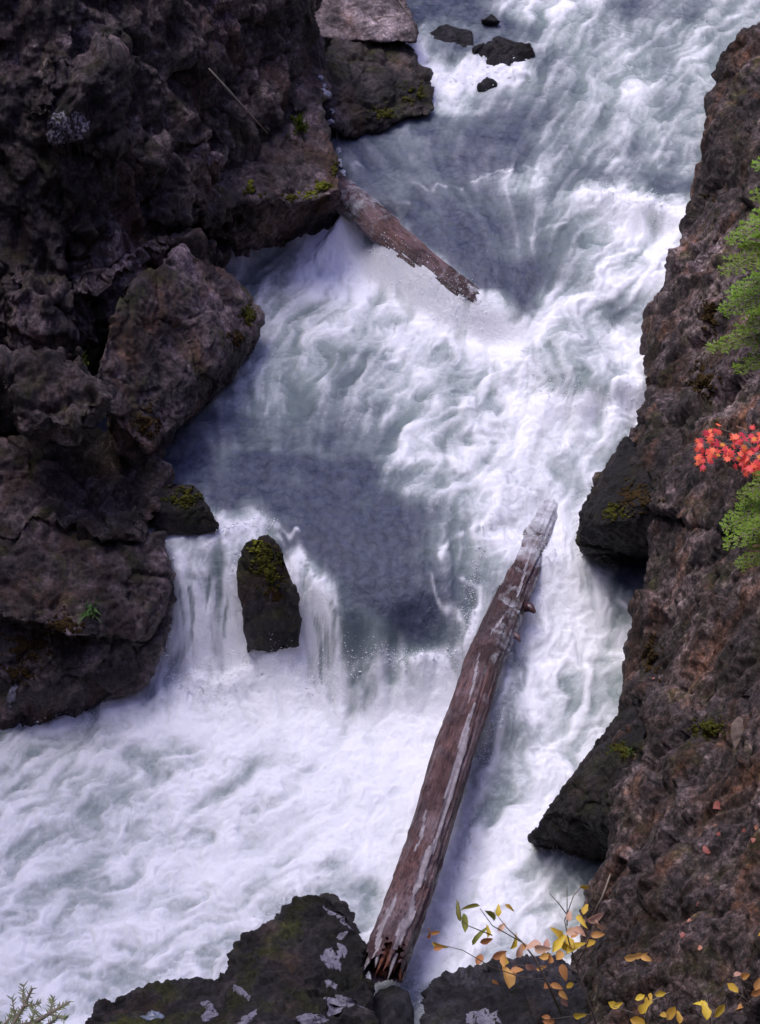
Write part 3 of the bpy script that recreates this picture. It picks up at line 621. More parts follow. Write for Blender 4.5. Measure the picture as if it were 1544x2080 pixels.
b_wedge = rock('boulder', [[(528, 640, 1.85), (525, 680, 1.65), (440, 742, 2.12), (330, 848, 2.1), (300, 920, 1.95), (230, 860, 2.4), (190, 760, 2.75), (240, 600, 3.05), (370, 490, 2.95), (440, 530, 2.5), (500, 585, 2.1),
     (520, 692, 1.48), (450, 790, 1.42), (325, 885, 1.38)],
   [(300, 800, 2.05), (330, 870, 1.9), (310, 985, 1.5), (290, 990, 1.5), (240, 930, 1.9), (220, 830, 2.4)]],
  M_BOULDER, voxel=.018, push=.8, big=.06, mid=.03, fine=.014, seed=7, smooth_it=60)
tag(b_wedge, 'large brown wedge shaped boulder jutting right into the middle of the stream', 'boulder')
b_small = rock('rock', [[(305, 1000, 1.65), (345, 976, 1.72), (395, 982, 1.68), (425, 1030, 1.55), (442, 1072, 1.36), (400, 1085, 1.3), (330, 1085, 1.32), (300, 1050, 1.5)]],
  M_MOSSY, voxel=.014, push=.4, big=.02, mid=.015, fine=.008, seed=8)
tag(b_small, 'small dark mossy rock above the left waterfall, between cave and water', 'rock')
b_low = rock('boulder', [[(-250, 920, 2.0), (50, 930, 1.92), (125, 1005, 1.72), (190, 1070, 1.58), (330, 1085, 1.46), (335, 1200, 1.15), (310, 1290, .85), (150, 1290, 1.15), (-250, 1200, 1.5)],
   [(330, 1080, 1.45), (338, 1200, 1.1), (330, 1310, .62), (250, 1390, .42), (150, 1380, .65), (-250, 1330, .9), (-250, 1150, 1.5), (200, 1100, 1.5), (320, 1335, .2), (235, 1410, .1), (185, 1462, .02), (0, 1486, -.02), (-250, 1490, -.02)],
   [(-250, 880, 2.25), (20, 905, 2.08), (70, 955, 1.9), (-250, 1000, 1.9)]],
  M_BOULDER, voxel=.019, push=.9, big=.09, mid=.04, fine=.016, seed=9, smooth_it=60)
tag(b_low, 'large rough grey boulder with moss at the left edge beside the left waterfall', 'boulder')
b_stand = rock('standing_rock', [[(500, 1100, 1.48), (545, 1092, 1.52), (575, 1120, 1.45), (590, 1180, 1.25), (610, 1215, 1.1), (608, 1310, .62), (560, 1325, .5), (500, 1322, .5), (492, 1210, 1.08), (486, 1140, 1.32), (500, 1340, .2), (600, 1335, .2)]],
  M_MOSSY, voxel=.012, push=.35, big=.03, mid=.02, fine=.008, seed=10)
tag(b_stand, 'upright mossy rock splitting the waterfall into two', 'rock')

# ---- stones in the far rapids
for k, (pts, lab) in enumerate([
  ([(960, 92, 2.72), (1010, 68, 2.78), (1075, 82, 2.76), (1090, 105, 2.66), (1060, 128, 2.58), (1000, 132, 2.58), (965, 125, 2.58)], 'low dark rock, widest of those breaking the far rapids'),
  ([(862, 62, 2.70), (905, 46, 2.74), (955, 60, 2.72), (962, 96, 2.64), (930, 118, 2.58), (870, 112, 2.58)], 'low dark washed rock left of the widest rock in the far rapids'),
  ([(1030, 118, 2.66), (1050, 106, 2.7), (1072, 116, 2.64), (1068, 138, 2.52), (1035, 136, 2.52)], 'small dark rock just below the widest rock in the far rapids'),
  ([(972, 168, 2.52), (990, 153, 2.57), (1008, 164, 2.52), (1012, 192, 2.38), (975, 192, 2.38)], 'small black rock poking out below the white far cascade'),
  ([(975, 35, 2.78), (1000, 20, 2.82), (1018, 38, 2.76), (1010, 50, 2.64), (978, 50, 2.64)], 'small dark rock at the top edge upstream of the widest rapid rock')]):
    pts = [(x, y + 6, z - .05) for x, y, z in pts]
    o = rock('stream_rock', [pts], M_WET, voxel=.011, push=.3, big=.02, mid=.014, fine=.006, seed=20 + k)
    tag(o, lab, 'rock', 'rocks in the far rapids')

# ---- right cliff
cliff_right = rock('cliff_right', [
  # far part by the top corner, going down the stream
  ([(1505, 62, 3.2), (1512, 130, 2.9), (1544, 45, 3.4), (1760, 20, 4.6), (1760, 300, 4.4), (1455, 215, 2.75), (1448, 300, 2.6)], 1.4),
  ([(1450, 222, 2.9), (1440, 300, 2.7), (1405, 420, 2.5), (1385, 500, 2.35), (1760, 250, 4.6), (1760, 600, 4.4), (1520, 300, 3.3), (1480, 480, 3.1)], 1.4),
  ([(1385, 490, 2.45), (1355, 600, 2.25), (1318, 715, 2.0), (1312, 770, 1.9), (1325, 805, 1.75), (1760, 550, 4.5), (1760, 900, 4.3), (1470, 520, 3.1), (1440, 760, 2.8)], 1.4),
  ([(1325, 790, 2.0), (1275, 880, 1.75), (1225, 980, 1.6), (1760, 850, 4.4), (1760, 1150, 4.0), (1420, 850, 2.8), (1380, 1050, 2.5)], 1.3),
  # nearer wall
  ([(1345, 1060, 2.0), (1335, 1150, 1.55), (1312, 1240, 1.35), (1292, 1330, 1.15), (1278, 1410, 1.05), (1760, 1050, 4.2), (1760, 1500, 3.6), (1440, 1100, 2.7), (1420, 1400, 2.2)], 1.3),
  ([(1282, 1400, 1.5), (1310, 1500, 1.65), (1262, 1650, 1.5), (1760, 1450, 3.8), (1760, 1850, 3.2), (1430, 1480, 2.4), (1400, 1750, 2.1)], 1.2),
  ([(1262, 1640, 1.5), (1235, 1740, 1.15), (1215, 1830, .85), (1190, 1900, .6), (1175, 1980, .5), (1760, 1800, 3.3), (1760, 2250, 2.6), (1180, 2250, .9), (1380, 1700, 2.1), (1350, 2050, 1.7)], 1.1),
 ], M_RIGHT, voxel=.021, big=.12, mid=.055, fine=.030, bs=1.8, seed=12, zs=.30)
tag(cliff_right, 'steep reddish brown rock wall along the right side of the gorge', 'cliff', kind='structure')

out_a = rock('outcrop', [([(1275, 885, 1.9), (1215, 985, 1.85), (1180, 1040, 1.78), (1176, 1075, 1.68), (1260, 1060, 2.0), (1340, 1000, 2.3), (1350, 1090, 1.95), (1178, 1128, 1.05), (1350, 1142, .95)], .9)],
  M_OUT, voxel=.016, big=.035, mid=.03, fine=.014, seed=31, smooth_it=6)
tag(out_a, 'dark mossy outcrop overhanging calm water halfway along the right bank', 'rock')
out_b = rock('outcrop', [([(1290, 1395, 1.6), (1250, 1460, 1.45), (1200, 1530, 1.25), (1150, 1592, 1.05), (1108, 1648, .82), (1076, 1706, .42), (1310, 1490, 1.75), (1290, 1600, 1.5), (1262, 1670, 1.25), (1086, 1716, .15), (1200, 1728, .12), (1265, 1765, .1)], .7)],
  M_OUT, voxel=.013, big=.03, mid=.03, fine=.014, seed=33, smooth_it=3)
tag(out_b, 'smooth black wedge of rock pointing left above the lower pool on the right bank', 'rock')

for nm, lab, hl in (('bank_right', 'rock bank behind the right cliff beyond the picture edge', [(1720, 20, 4.4), (1720, 600, 4.3), (1720, 1100, 4.0), (1720, 1600, 3.4), (1720, 2250, 2.5), (3000, 20, 7.5), (3000, 1100, 7.5), (3000, 2400, 6.5)]),
                    ('bank_left', 'rock bank beyond the left picture edge', [(-230, -80, 4.9), (-230, 900, 2.2), (-230, 1200, 1.4), (-230, 1480, .1), (-1400, -80, 7.5), (-1400, 900, 6.0), (-1400, 1600, 4.0)])):
    tag(rock(nm, [(hl, 1.5)], M_RIGHT if nm == 'bank_right' else M_CLIFF, voxel=.06, big=.16, mid=.08, fine=.03, bs=1.5, seed=50), lab, 'cliff', kind='structure')

# ---- foreground rocks
f_main = rock('foreground_rock', [[(165, 2075, .35), (195, 2032, .35), (255, 2018, .38), (400, 1994, .42), (440, 1990, .44), (300, 2200, 1.0), (160, 2200, .6), (560, 2200, 1.1), (500, 2050, .65)],
   [(440, 1988, .45), (492, 1935, .48), (502, 1893, .48), (555, 1875, .50), (735, 1900, .50), (745, 1960, .42), (742, 2010, .4), (765, 2200, .9), (450, 2200, 1.1), (620, 1980, .75)],
   [(550, 1872, .48), (600, 1828, .50), (660, 1818, .52), (700, 1838, .50), (733, 1893, .46), (720, 1960, .5), (560, 1950, .55)]],
  M_MOSSY, voxel=.013, push=.6, big=.055, mid=.05, fine=.02, seed=14)
tag(f_main, 'dark mossy foreground rock spotted with pale patches at the foot of the log', 'rock')
f_round = rock('foreground_rock', [[(752, 2040, .30), (768, 2008, .36), (800, 2000, .38), (832, 2015, .34), (842, 2050, .26), (845, 2120, .3), (750, 2120, .32), (800, 2060, .45)]],
  M_WET, voxel=.011, push=.35, big=.014, mid=.01, fine=.005, seed=15)
tag(f_round, 'small round wet black rock right below the broken end of the log', 'rock')
f_right = rock('foreground_rock', [[(862, 2000, .30), (900, 1985, .34), (1000, 1958, .45), (1100, 1950, .52), (1180, 1960, .6), (1230, 2050, .8), (1230, 2200, .95), (870, 2200, .7), (858, 2080, .4), (1050, 2050, .62)]],
  M_WET, voxel=.013, push=.6, big=.055, mid=.045, fine=.018, seed=16)
tag(f_right, 'black wet rock behind the yellow leaved shrub in the foreground', 'rock')

# ---- the rest of the gorge around the picture: unseen walls, added all around to block low sky light
M_GORGE = mat_rock('rock_gorge', dark=(.018, .014, .013), light=(.06, .05, .045), moss=(.03, .04, .012), light_amt=.4, moss_amt=.6, rust_amt=.4)
def wall(name, label, fn, nu=70, nv=40):
    u, v = np.meshgrid(np.linspace(0, 1, nu), np.linspace(0, 1, nv), indexing='ij')
    P = fn(u.ravel(), v.ravel()); nz = fbm(P * .35 + 5, 4)
    P = P + np.stack([nz * 1.0, fbm(P * .35 + 50, 4) * 1.0, nz * .5], 1)
    I = np.arange(nu * nv).reshape(nu, nv)
    F = np.stack([I[:-1, :-1], I[1:, :-1], I[1:, 1:], I[:-1, 1:]], -1).reshape(-1, 4)
    tag(mesh_obj(name, P, F, M_GORGE), label, 'cliff', kind='structure')
wall('gorge_skyblock_left', 'unseen dark wooded gorge wall beyond the left edge, added to block low sky light', lambda u, v: np.stack([-6.5 - 5 * v, -30 + 60 * u, -1.5 + 27 * v], 1))
wall('gorge_skyblock_right', 'unseen dark wooded gorge wall beyond the right edge, added to block low sky light', lambda u, v: np.stack([7.0 + 5 * v, -30 + 60 * u, -1.5 + 24 * v], 1))
wall('gorge_skyblock_near', 'unseen dark gorge wall below the viewpoint, added to block low sky light', lambda u, v: np.stack([-14 + 28 * u, -13.5 - 4.5 * v, -1.5 + 13.5 * v], 1))
wall('gorge_skyblock_behind', 'unseen wooded slope behind the viewpoint, raised to block low sky light', lambda u, v: np.stack([-16 + 32 * u, -23 - 5 * v, 12 + 27 * v], 1))
wall('gorge_skyblock_far', 'unseen wooded gorge wall far upstream, added to block low sky light', lambda u, v: np.stack([-16 + 32 * u, 22 + 5 * v, 0 + 22 * v], 1))

# ---- the bed of the river and the ground beyond the picture, one sheet
bedV = [(-400, -400, -1.6), (400, -400, -1.6), (400, 400, -1.6), (-400, 400, -1.6)]
bed = mesh_obj('riverbed', bedV, [(0, 1, 2, 3)], mat_plain('gravel', (.03, .026, .024), (.07, .06, .055), 3))
tag(bed, 'dark bed under the river and the ground around it', 'ground', kind='structure')

# ================================================================== sight lines
def bvh_of(objs):
    V = []; F = []
    for o in objs:
        me = o.data; n = len(me.vertices); P = np.empty(n * 3, np.float32); me.vertices.foreach_get('co', P)
        off = len(V); V += P.reshape(-1, 3).tolist()
        F += [[off + i for i in p.vertices] for p in me.polygons]
    return BVHTree.FromPolygons(V, F)
BV = bvh_of(ROCKS)

def hit(px, py, bv=None):
    r = (bv or BV).ray_cast(Vector(CAM), Vector(ray(px, py)))
    if r[0] is None:
        p = on_water(px, py); return np.array(p), np.array([0, 0, 1.0])
    return np.array(r[0]), np.array(r[1])

def near_rock(px, py, off):
    """a point on the line of sight, off metres in front of the rock"""
    p, n = hit(px, py)
    return p - ray(px, py) * off

# ================================================================== LOGS
M_BARK = NT('bark')
t = M_BARK
v = t.coord()
sa = t.attr('along').outputs['Fac']; an = t.attr('angle').outputs['Fac']
cv = t.n('ShaderNodeCombineXYZ'); t.l(t.math('MULTIPLY', sa, 1.0), cv.inputs[0]); t.l(t.math('MULTIPLY', an, .75), cv.inputs[1])
nA = t.noise(cv.outputs[0], 4.5, 8, .75, .5); nB = t.noise(cv.outputs[0], 15, 7, .78, .5); nC = t.noise(v, 3.2, 6, .7, .4)
c = t.mix(t.ramp(nA, [(.36, 0), (.62, 1)]), (.050, .018, .020), (.22, .105, .095))
c = t.mix(t.math('MULTIPLY', t.ramp(nC, [(.47, 0), (.62, 1)]), .7), c, (.30, .22, .245))
c = t.mix(t.ramp(nB, [(.40, .9), (.48, 0)]), c, (.022, .011, .013))
c = t.mix(t.math('MULTIPLY', t.ramp(nB, [(.56, 0), (.66, 1)]), .75), c, (.36, .28, .31))
wet = t.noise(t.coord(), 1.6, 4, .6, .4)
c = t.mix(t.ramp(wet, [(.42, .72), (.56, 0)]), c, (.030, .014, .017))
t.bump(nB, .9, .025)
M_BARK = t.set(color=c, rough=t.ramp(wet, [(.42, .22), (.6, .55)]), spec=.5)
M_BARE = mat_plain('bare_wood', (.19, .155, .165), (.36, .32, .345), 14, .6, .3, .6, (1, 1, 1))
M_ROT = mat_plain('rotten_wood', (.055, .014, .010), (.20, .075, .045), 16, .7, .2, .9)
M_TWIG = mat_plain('twig', (.10, .075, .06), (.20, .16, .135), 20, .7, .2, .3)
M_PALE = mat_plain('dry_twig', (.24, .19, .15), (.36, .30, .25), 20, .7, .2, .2)

def log_frame(pts, n):
    pts = np.array(pts); s = np.linspace(0, 1, n)
    k = np.linspace(0, 1, len(pts)); C = np.stack([np.interp(s, k, pts[:, i]) for i in range(3)], 1)
    for _ in range(20): C[1:-1] = (C[:-2] + C[2:] + 2 * C[1:-1]) / 4
    T = np.gradient(C, axis=0); T /= np.linalg.norm(T, axis=1)[:, None]
    view = CAM - C; view /= np.linalg.norm(view, axis=1)[:, None]
    Uu = view - T * (view * T).sum(1)[:, None]; Uu /= np.linalg.norm(Uu, axis=1)[:, None]
    W = np.cross(T, Uu); W *= np.sign(W[:, :1])          # towards picture right
    return s, C, T, Uu, W

def make_log(name, pts, r0, r1, seg, n, seed, ridge=.016, notch=None, ragged=.1):
    s, C, T, Uu, W = log_frame(pts, n)
    th = np.linspace(-math.pi, math.pi, seg, endpoint=False)
    Sg, Th = np.meshgrid(s, th, indexing='ij')
    L = np.linalg.norm(np.diff(C, axis=0), axis=1).sum()
    q = np.stack([(Sg * L * .9).ravel() + seed, (np.cos(Th) * 1.6).ravel(), (np.sin(Th) * 1.6).ravel()], 1)
    q2 = q * np.array([1.6, 2.7, 2.7]); q3 = q * np.array([4.0, 9, 9])
    rad = (r0 + (r1 - r0) * Sg) * (1 + .10 * fbm(q * 1.1, 3).reshape(Sg.shape))
    rad += ridge * (ridged(q2, 3).reshape(Sg.shape) - .7) + ridge * .4 * fbm(q3, 2).reshape(Sg.shape)
    P = C[:, None] + rad[..., None] * (np.cos(Th)[..., None] * Uu[:, None] + np.sin(Th)[..., None] * W[:, None])
    if ragged:
        e = ragged * fbm(np.stack([np.cos(th) * 2.5, np.sin(th) * 2.5, np.full(seg, seed + .5)], 1), 3)
        wgt = np.clip((s - .93) / .07, 0, 1)[:, None]
        P = P + T[:, None] * (wgt * e[None])[..., None]
    V = P.reshape(-1, 3); F = []; keep = np.ones((n - 1, seg), bool)
    if notch is not None: keep = ~notch((Sg[:-1] + Sg[1:]) / 2, Th[:-1])
    for i in range(n - 1):
        for j in range(seg):
            if keep[i, j]:
                F.append((i * seg + j, (i + 1) * seg + j, (i + 1) * seg + (j + 1) % seg, i * seg + (j + 1) % seg))
    return dict(V=V, F=F, P=P, s=s, th=th, C=C, T=T, U=Uu, W=W, rad=rad, L=L, seg=seg, n=n)

def log_attrs(o, G):
    me = o.data
    a = me.attributes.new('along', 'FLOAT', 'POINT'); a.data.foreach_set('value', np.repeat(G['s'] * G['L'], G['seg']).astype(np.float32))
    b = me.attributes.new('angle', 'FLOAT', 'POINT'); b.data.foreach_set('value', np.tile(np.abs(G['th']), G['n']).astype(np.float32))

lp = [at(1130, 1005, 1.11), at(1092, 1090, 1.075), at(1024, 1250, .98), at(985, 1340, .92), at(932, 1500, .80), at(870, 1700, .64), at(838, 1800, .56), at(806, 1890, .49), at(778, 1972, .43)]
def big_notch(Sg, Th):
    e = .955 + .02 * np.sin(Th * 9 + 1) + .012 * np.sin(Th * 21)
    return (Sg > e) & (Th > -.35 + .1 * np.sin(Sg * 300)) & (Th < .55 + .1 * np.sin(Sg * 250 + 1))
G = make_log('fallen_log', lp, 0.140, .178, 84, 330, 3.0, .015, big_notch)
log_root = empty('fallen_log', G['C'][-1])
tag(log_root, 'long reddish brown fallen log slanting down the rapids to the foreground rock', 'log')
def wchild(name, V, F, mat, root, smooth=True):
    V = np.asarray(V, float) - np.array(root.location)
    return mesh_obj(name, V, F, mat, root, smooth)
bark = wchild('bark', G['V'], G['F'], M_BARK, log_root); log_attrs(bark, G)
# strips where the bark has come off
def strip(G, mask, lift, name, mat, root):
    P = G['P']; n, seg = G['n'], G['seg']; out = P + lift * (P - G['C'][:, None]) / np.linalg.norm(P - G['C'][:, None], axis=2)[..., None]
    F = []; used = {}; V = []
    Sg = (G['s'][:-1] + G['s'][1:]) / 2
    for i in range(n - 1):
        for j in range(seg - 1):
            if mask(Sg[i], G['th'][j]):
                q = []
                for (a, b) in ((i, j), (i + 1, j), (i + 1, j + 1), (i, j + 1)):
                    if (a, b) not in used: used[(a, b)] = len(V); V.append(out[a, b])
                    q.append(used[(a, b)])
                F.append(q)
    return wchild(name, V, F, mat, root)
def m1(s, t):
    c = .30 - .35 * max(0, s - .75) * 3 + .10 * math.sin(s * 23) + .05 * math.sin(s * 61)
    wd = .17 * (.35 + abs(math.sin(s * 19 + .5))) * (1 if .46 < s < .96 else 0)
    return abs(t - c) < wd
def m2_at(s0, s1, c0):
    def m(s, t):
        c = c0 + .18 * math.sin(s * 31); return abs(t - c) < .08 * max(0, math.sin((s - s0) / (s1 - s0) * math.pi)) if s0 < s < s1 else False
    return m
def m3(s, t):
    c = -.75 + .1 * math.sin(s * 40); wd = .2 * max(0, math.sin((s - .80) / .2 * math.pi)) * (1 if .8 < s < 1 else 0)
    return abs(t - c) < wd
strip(G, m1, .004, 'bare_wood', M_BARE, log_root); [strip(G, m2_at(*q), .004, 'bare_wood', M_BARE, log_root) for q in ((.26, .34, -.15), (.38, .47, -.35), (.16, .24, .1), (.60, .70, -.55))]; strip(G, m3, .004, 'bare_wood', M_BARE, log_root)
# rotten red core that shows in the broken end
sub = [G['C'][k] - G['U'][k] * .03 for k in range(300, 330, 3)]
s_, C_, T_, U_, W_ = log_frame(sub, 40)
th = np.linspace(-math.pi, math.pi, 48, endpoint=False); Sg, Th = np.meshgrid(s_, th, indexing='ij')
q = np.stack([Sg.ravel() * 2, np.cos(Th).ravel() * 3, np.sin(Th).ravel() * 3], 1)
rr = .11 * (1 + .45 * fbm(q * np.array([1, 1.6, 1.6]), 3).reshape(Sg.shape)) * (1 - .25 * Sg)
V = (C_[:, None] + rr[..., None] * (np.cos(Th)[..., None] * U_[:, None] + np.sin(Th)[..., None] * W_[:, None])).reshape(-1, 3)
F = [(i * 48 + j, (i + 1) * 48 + j, (i + 1) * 48 + (j + 1) % 48, i * 48 + (j + 1) % 48) for i in range(39) for j in range(48)] + [tuple(range(39 * 48, 40 * 48))]
wchild('rotten_core', V, F, M_ROT, log_root)
for k in range(7):                                          # splinters at the break
    a = random.uniform(-1.6, 1.6); b = G['C'][-2] + (math.cos(a) * G['U'][-1] + math.sin(a) * G['W'][-1]) * .14
    e = b + G['T'][-1] * random.uniform(.05, .16) + np.array([random.uniform(-.02, .02), 0, random.uniform(-.02, .03)])
    Vt, Ft = tube([b - G['T'][-1] * .1, b, e], [.02, .018, .002], 5); wchild('splinter', Vt, Ft, M_ROT if k % 2 else M_BARE, log_root)
for (sv, a, ln, rr0) in ((.235, 1.15, .12, .05), (.30, 1.25, .09, .035)) :    # stubs of branches
    k = int(sv * 329); d = math.cos(a) * G['U'][k] + math.sin(a) * G['W'][k]
    b = G['C'][k] + d * .14; Vt, Ft = tube([b, b + d * ln * .6, b + d * ln + G['T'][k] * .05], [rr0, rr0 * .8, rr0 * .3], 8)
    wchild('branch_stub', Vt, Ft, M_BARK, log_root)

l2 = [at(664, 372, 2.11), at(728, 422, 2.06), at(795, 477, 2.005), at(872, 537, 1.93), at(950, 597, 1.845), at(1020, 652, 1.69)]
G2 = make_log('submerged_log', l2, .16, .15, 56, 170, 8.0, .014, None, .05)
o = mesh_obj('submerged_log', G2['V'], G2['F'], M_BARK); log_attrs(o, G2)
tag(o, 'pinkish brown half drowned log lying across the stream with water pouring over it', 'log')

t = NT('water_sheet')
sa = t.attr('along').outputs['Fac']; an = t.attr('angle').outputs['Fac']; cov = t.attr('cover').outputs['Fac']
cv = t.n('ShaderNodeCombineXYZ'); t.l(sa, cv.inputs[0]); t.l(t.math('MULTIPLY', an, .10), cv.inputs[1])
n1 = t.noise(cv.outputs[0], 9, 5, .6, .9)
tr_ = t.n('ShaderNodeBsdfTransparent'); mx = t.n('ShaderNodeMixShader')
t.set(color=(.80, .79, .85), rough=.5, spec=.4)
t.l(t.ramp(t.math('ADD', t.math('SUBTRACT', n1, .5), cov), [(.36, 0), (.74, .72)]), mx.inputs[0])
t.l(tr_.outputs[0], mx.inputs[1]); t.l(t.b.outputs[0], mx.inputs[2]); t.l(mx.outputs[0], t.out.inputs['Surface'])
M_SHEET = t.m
def sheet(G, cover, lift):
    P = G['P']; d = P - G['C'][:, None]; out = P + lift * d / np.linalg.norm(d, axis=2)[..., None]
    n, seg = G['n'], G['seg']; I = np.arange(n * seg).reshape(n, seg)
    Sg, Th = np.meshgrid(G['s'], G['th'], indexing='ij'); cvv = cover(Sg, Th)
    F = [(I[i, j], I[i + 1, j], I[i + 1, (j + 1) % seg], I[i, (j + 1) % seg]) for i in range(n - 1) for j in range(seg) if cvv[i, j] > 0 and abs(G['th'][j]) < 2.2]
    o = mesh_obj('water_sheet', out.reshape(-1, 3), F, M_SHEET, river)
    log_attrs(o, G)
    a = o.data.attributes.new('cover', 'FLOAT', 'POINT'); a.data.foreach_set('value', cvv.astype(np.float32).ravel())
    bm = bmesh.new(); bm.from_mesh(o.data); bmesh.ops.delete(bm, geom=[v for v in bm.verts if not v.link_faces], context='VERTS'); bm.to_mesh(o.data); bm.free()
sheet(G, lambda s, t: np.where(s < .62, .72 - s * 1.55 + .16 * np.clip(t, -.6, 1.2) * (s > .25) + .10 * (s > .3) * (s < .5), 0), .007)
sheet(G2, lambda s, t: .38 + .10 * np.sin(s * 9) - .12 * np.cos(t), .008)

# ================================================================== patches that follow the rock
def patch(parent, px, py, rx, ry, rot, mat, name, lift=.005, seed=0, rough=.35, rel=0.0, rings=6, seg=26, bv=None):
    p, n = hit(px, py, bv)
    vr = ray(px, py); right = np.array([1.0, 0, 0]); right = right - n * right.dot(n); right /= np.linalg.norm(right)
    upd = np.cross(n, right)
    k = 1 / 225.0; fs = max(.45, abs(n.dot(vr)))
    V = []; F = []
    for i in range(rings + 1):
        for j in range(seg):
            a = 2 * math.pi * j / seg
            rr = (i / rings) * (1 + rough * float(perlin(np.array([[math.cos(a) * 1.3 + seed, math.sin(a) * 1.3, seed * .7]]))[0]) * 1.6
                                + rough * .5 * float(perlin(np.array([[math.cos(a) * 3.5, math.sin(a) * 3.5 + seed, 2.2]]))[0]))
            x = math.cos(a) * rx * k * rr; y = math.sin(a) * ry * k * rr / fs
            w = p + right * (x * math.cos(rot) - y * math.sin(rot)) + upd * (x * math.sin(rot) + y * math.cos(rot)) + n * .12
            h = (bv or BV).ray_cast(Vector(w), Vector(-n), .4)
            b = np.array(h[0]) if h[0] is not None else w - n * .12
            edge = 1 - (i / rings) ** 3
            V.append(b + n * ((lift if i < rings else -.004) + rel * edge * random.uniform(.2, 1)))
    for i in range(rings):
        for j in range(seg):
            F.append((i * seg + j, i * seg + (j + 1) % seg, (i + 1) * seg + (j + 1) % seg, (i + 1) * seg + j))
    o = mesh_obj(name, V, F, mat, None)
    if parent is not None: o.parent = parent
    return o

M_MOTTLE = mat_plain('pale_mottle', (.12, .11, .14), (.23, .215, .265), 30, .6, .3, .2)  # pale lilac tone for the thin patches lying on the rocks
M_MOTTLE2 = NT('mottled_stone')
t = M_MOTTLE2; n = t.noise(t.coord(), 34, 4, .6); M_MOTTLE2 = t.set(color=t.mix(t.ramp(n, [(.46, 0), (.56, 1)]), (.04, .03, .035), (.26, .24, .27)), rough=.6, spec=.3)
M_PUDDLE = NT('puddle'); M_PUDDLE = M_PUDDLE.set(color=(.16, .18, .22), rough=.05, spec=.8)
for k, (x, y, a, b, r, ro) in enumerate([(672, 1952, 22, 16, -.2, .35), (695, 1873, 6, 14, .1, .3), (690, 1905, 6, 4, 0, .3), (695, 1923, 7, 9, .2, .4), (669, 1998, 9, 8, .4, .5), (691, 2030, 9, 6, .3, .4),
      (670, 2045, 11, 8, .4, .4), (630, 2070, 29, 11, 0, .3), (486, 2009, 7, 19, .5, .3), (424, 2061, 11, 21, -.5, .35), (502, 2069, 13, 12, 0, .4)]):
    patch(f_main, x, y, a, b, r, M_MOTTLE, 'pale_patch', .006, 3.1 * k + 1, ro)
patch(f_main, 311, 2063, 24, 9, .05, M_PUDDLE, 'puddle', .006, 55, .3)
patch(f_right, 985, 2067, 25, 17, 0, M_MOTTLE, 'pale_patch', .006, 41, .4)
patch(cliff_left, 126, 265, 40, 24, .5, M_MOTTLE2, 'pale_patch', .010, 12, .2)
patch(b_low, 22, 1408, 10, 16, -.6, M_MOTTLE, 'pale_patch', .008, 19, .4)

_ico = bmesh.new(); bmesh.ops.create_icosphere(_ico, subdivisions=1, radius=1)
ICO_V = np.array([v.co[:] for v in _ico.verts]); ICO_F = [tuple(v.index for v in f.verts) for f in _ico.faces]; _ico.free()
def moss(parent, px, py, rx, ry, mat):
    V = []; F = []
    n = int(rx * ry * .30) + 30
    for k in range(n):
        a = random.uniform(0, 6.283); r = abs(random.gauss(0, .55))
        x, y = px + math.cos(a) * r * rx, py + math.sin(a) * r * ry
        if perlin(np.array([[x * .06, y * .06, px * .1]]))[0] < -.12: continue
        h = BV.ray_cast(Vector(CAM), Vector(ray(x, y)))
        if h[0] is None: continue
        s_ = random.uniform(.008, .019) * (1.15 - .35 * r); o = len(V)
        sc = np.array([random.uniform(.8, 1.5), random.uniform(.8, 1.5), random.uniform(.6, 1.0)]) * s_
        V += list(np.array(h[0]) + ICO_V * sc + RNG.normal(size=(12, 3)) * s_ * .25); F += [tuple(i + o for i in f) for f in ICO_F]
    if not V: return
    o = mesh_obj('moss', V, F, mat, parent); o['kind'] = 'stuff'
    return o
M_MOSSB = mat_plain('bright_moss', (.05, .055, .008), (.19, .19, .022), 26, .9, .1, 1.0)
M_MOSSD = mat_plain('dark_moss', (.020, .021, .004), (.085, .080, .013), 24, .9, .1, 1.0)
M_MOSSR = mat_plain('rusty_moss', (.022, .014, .006), (.06, .036, .012), 22, .9, .1, 1.0)
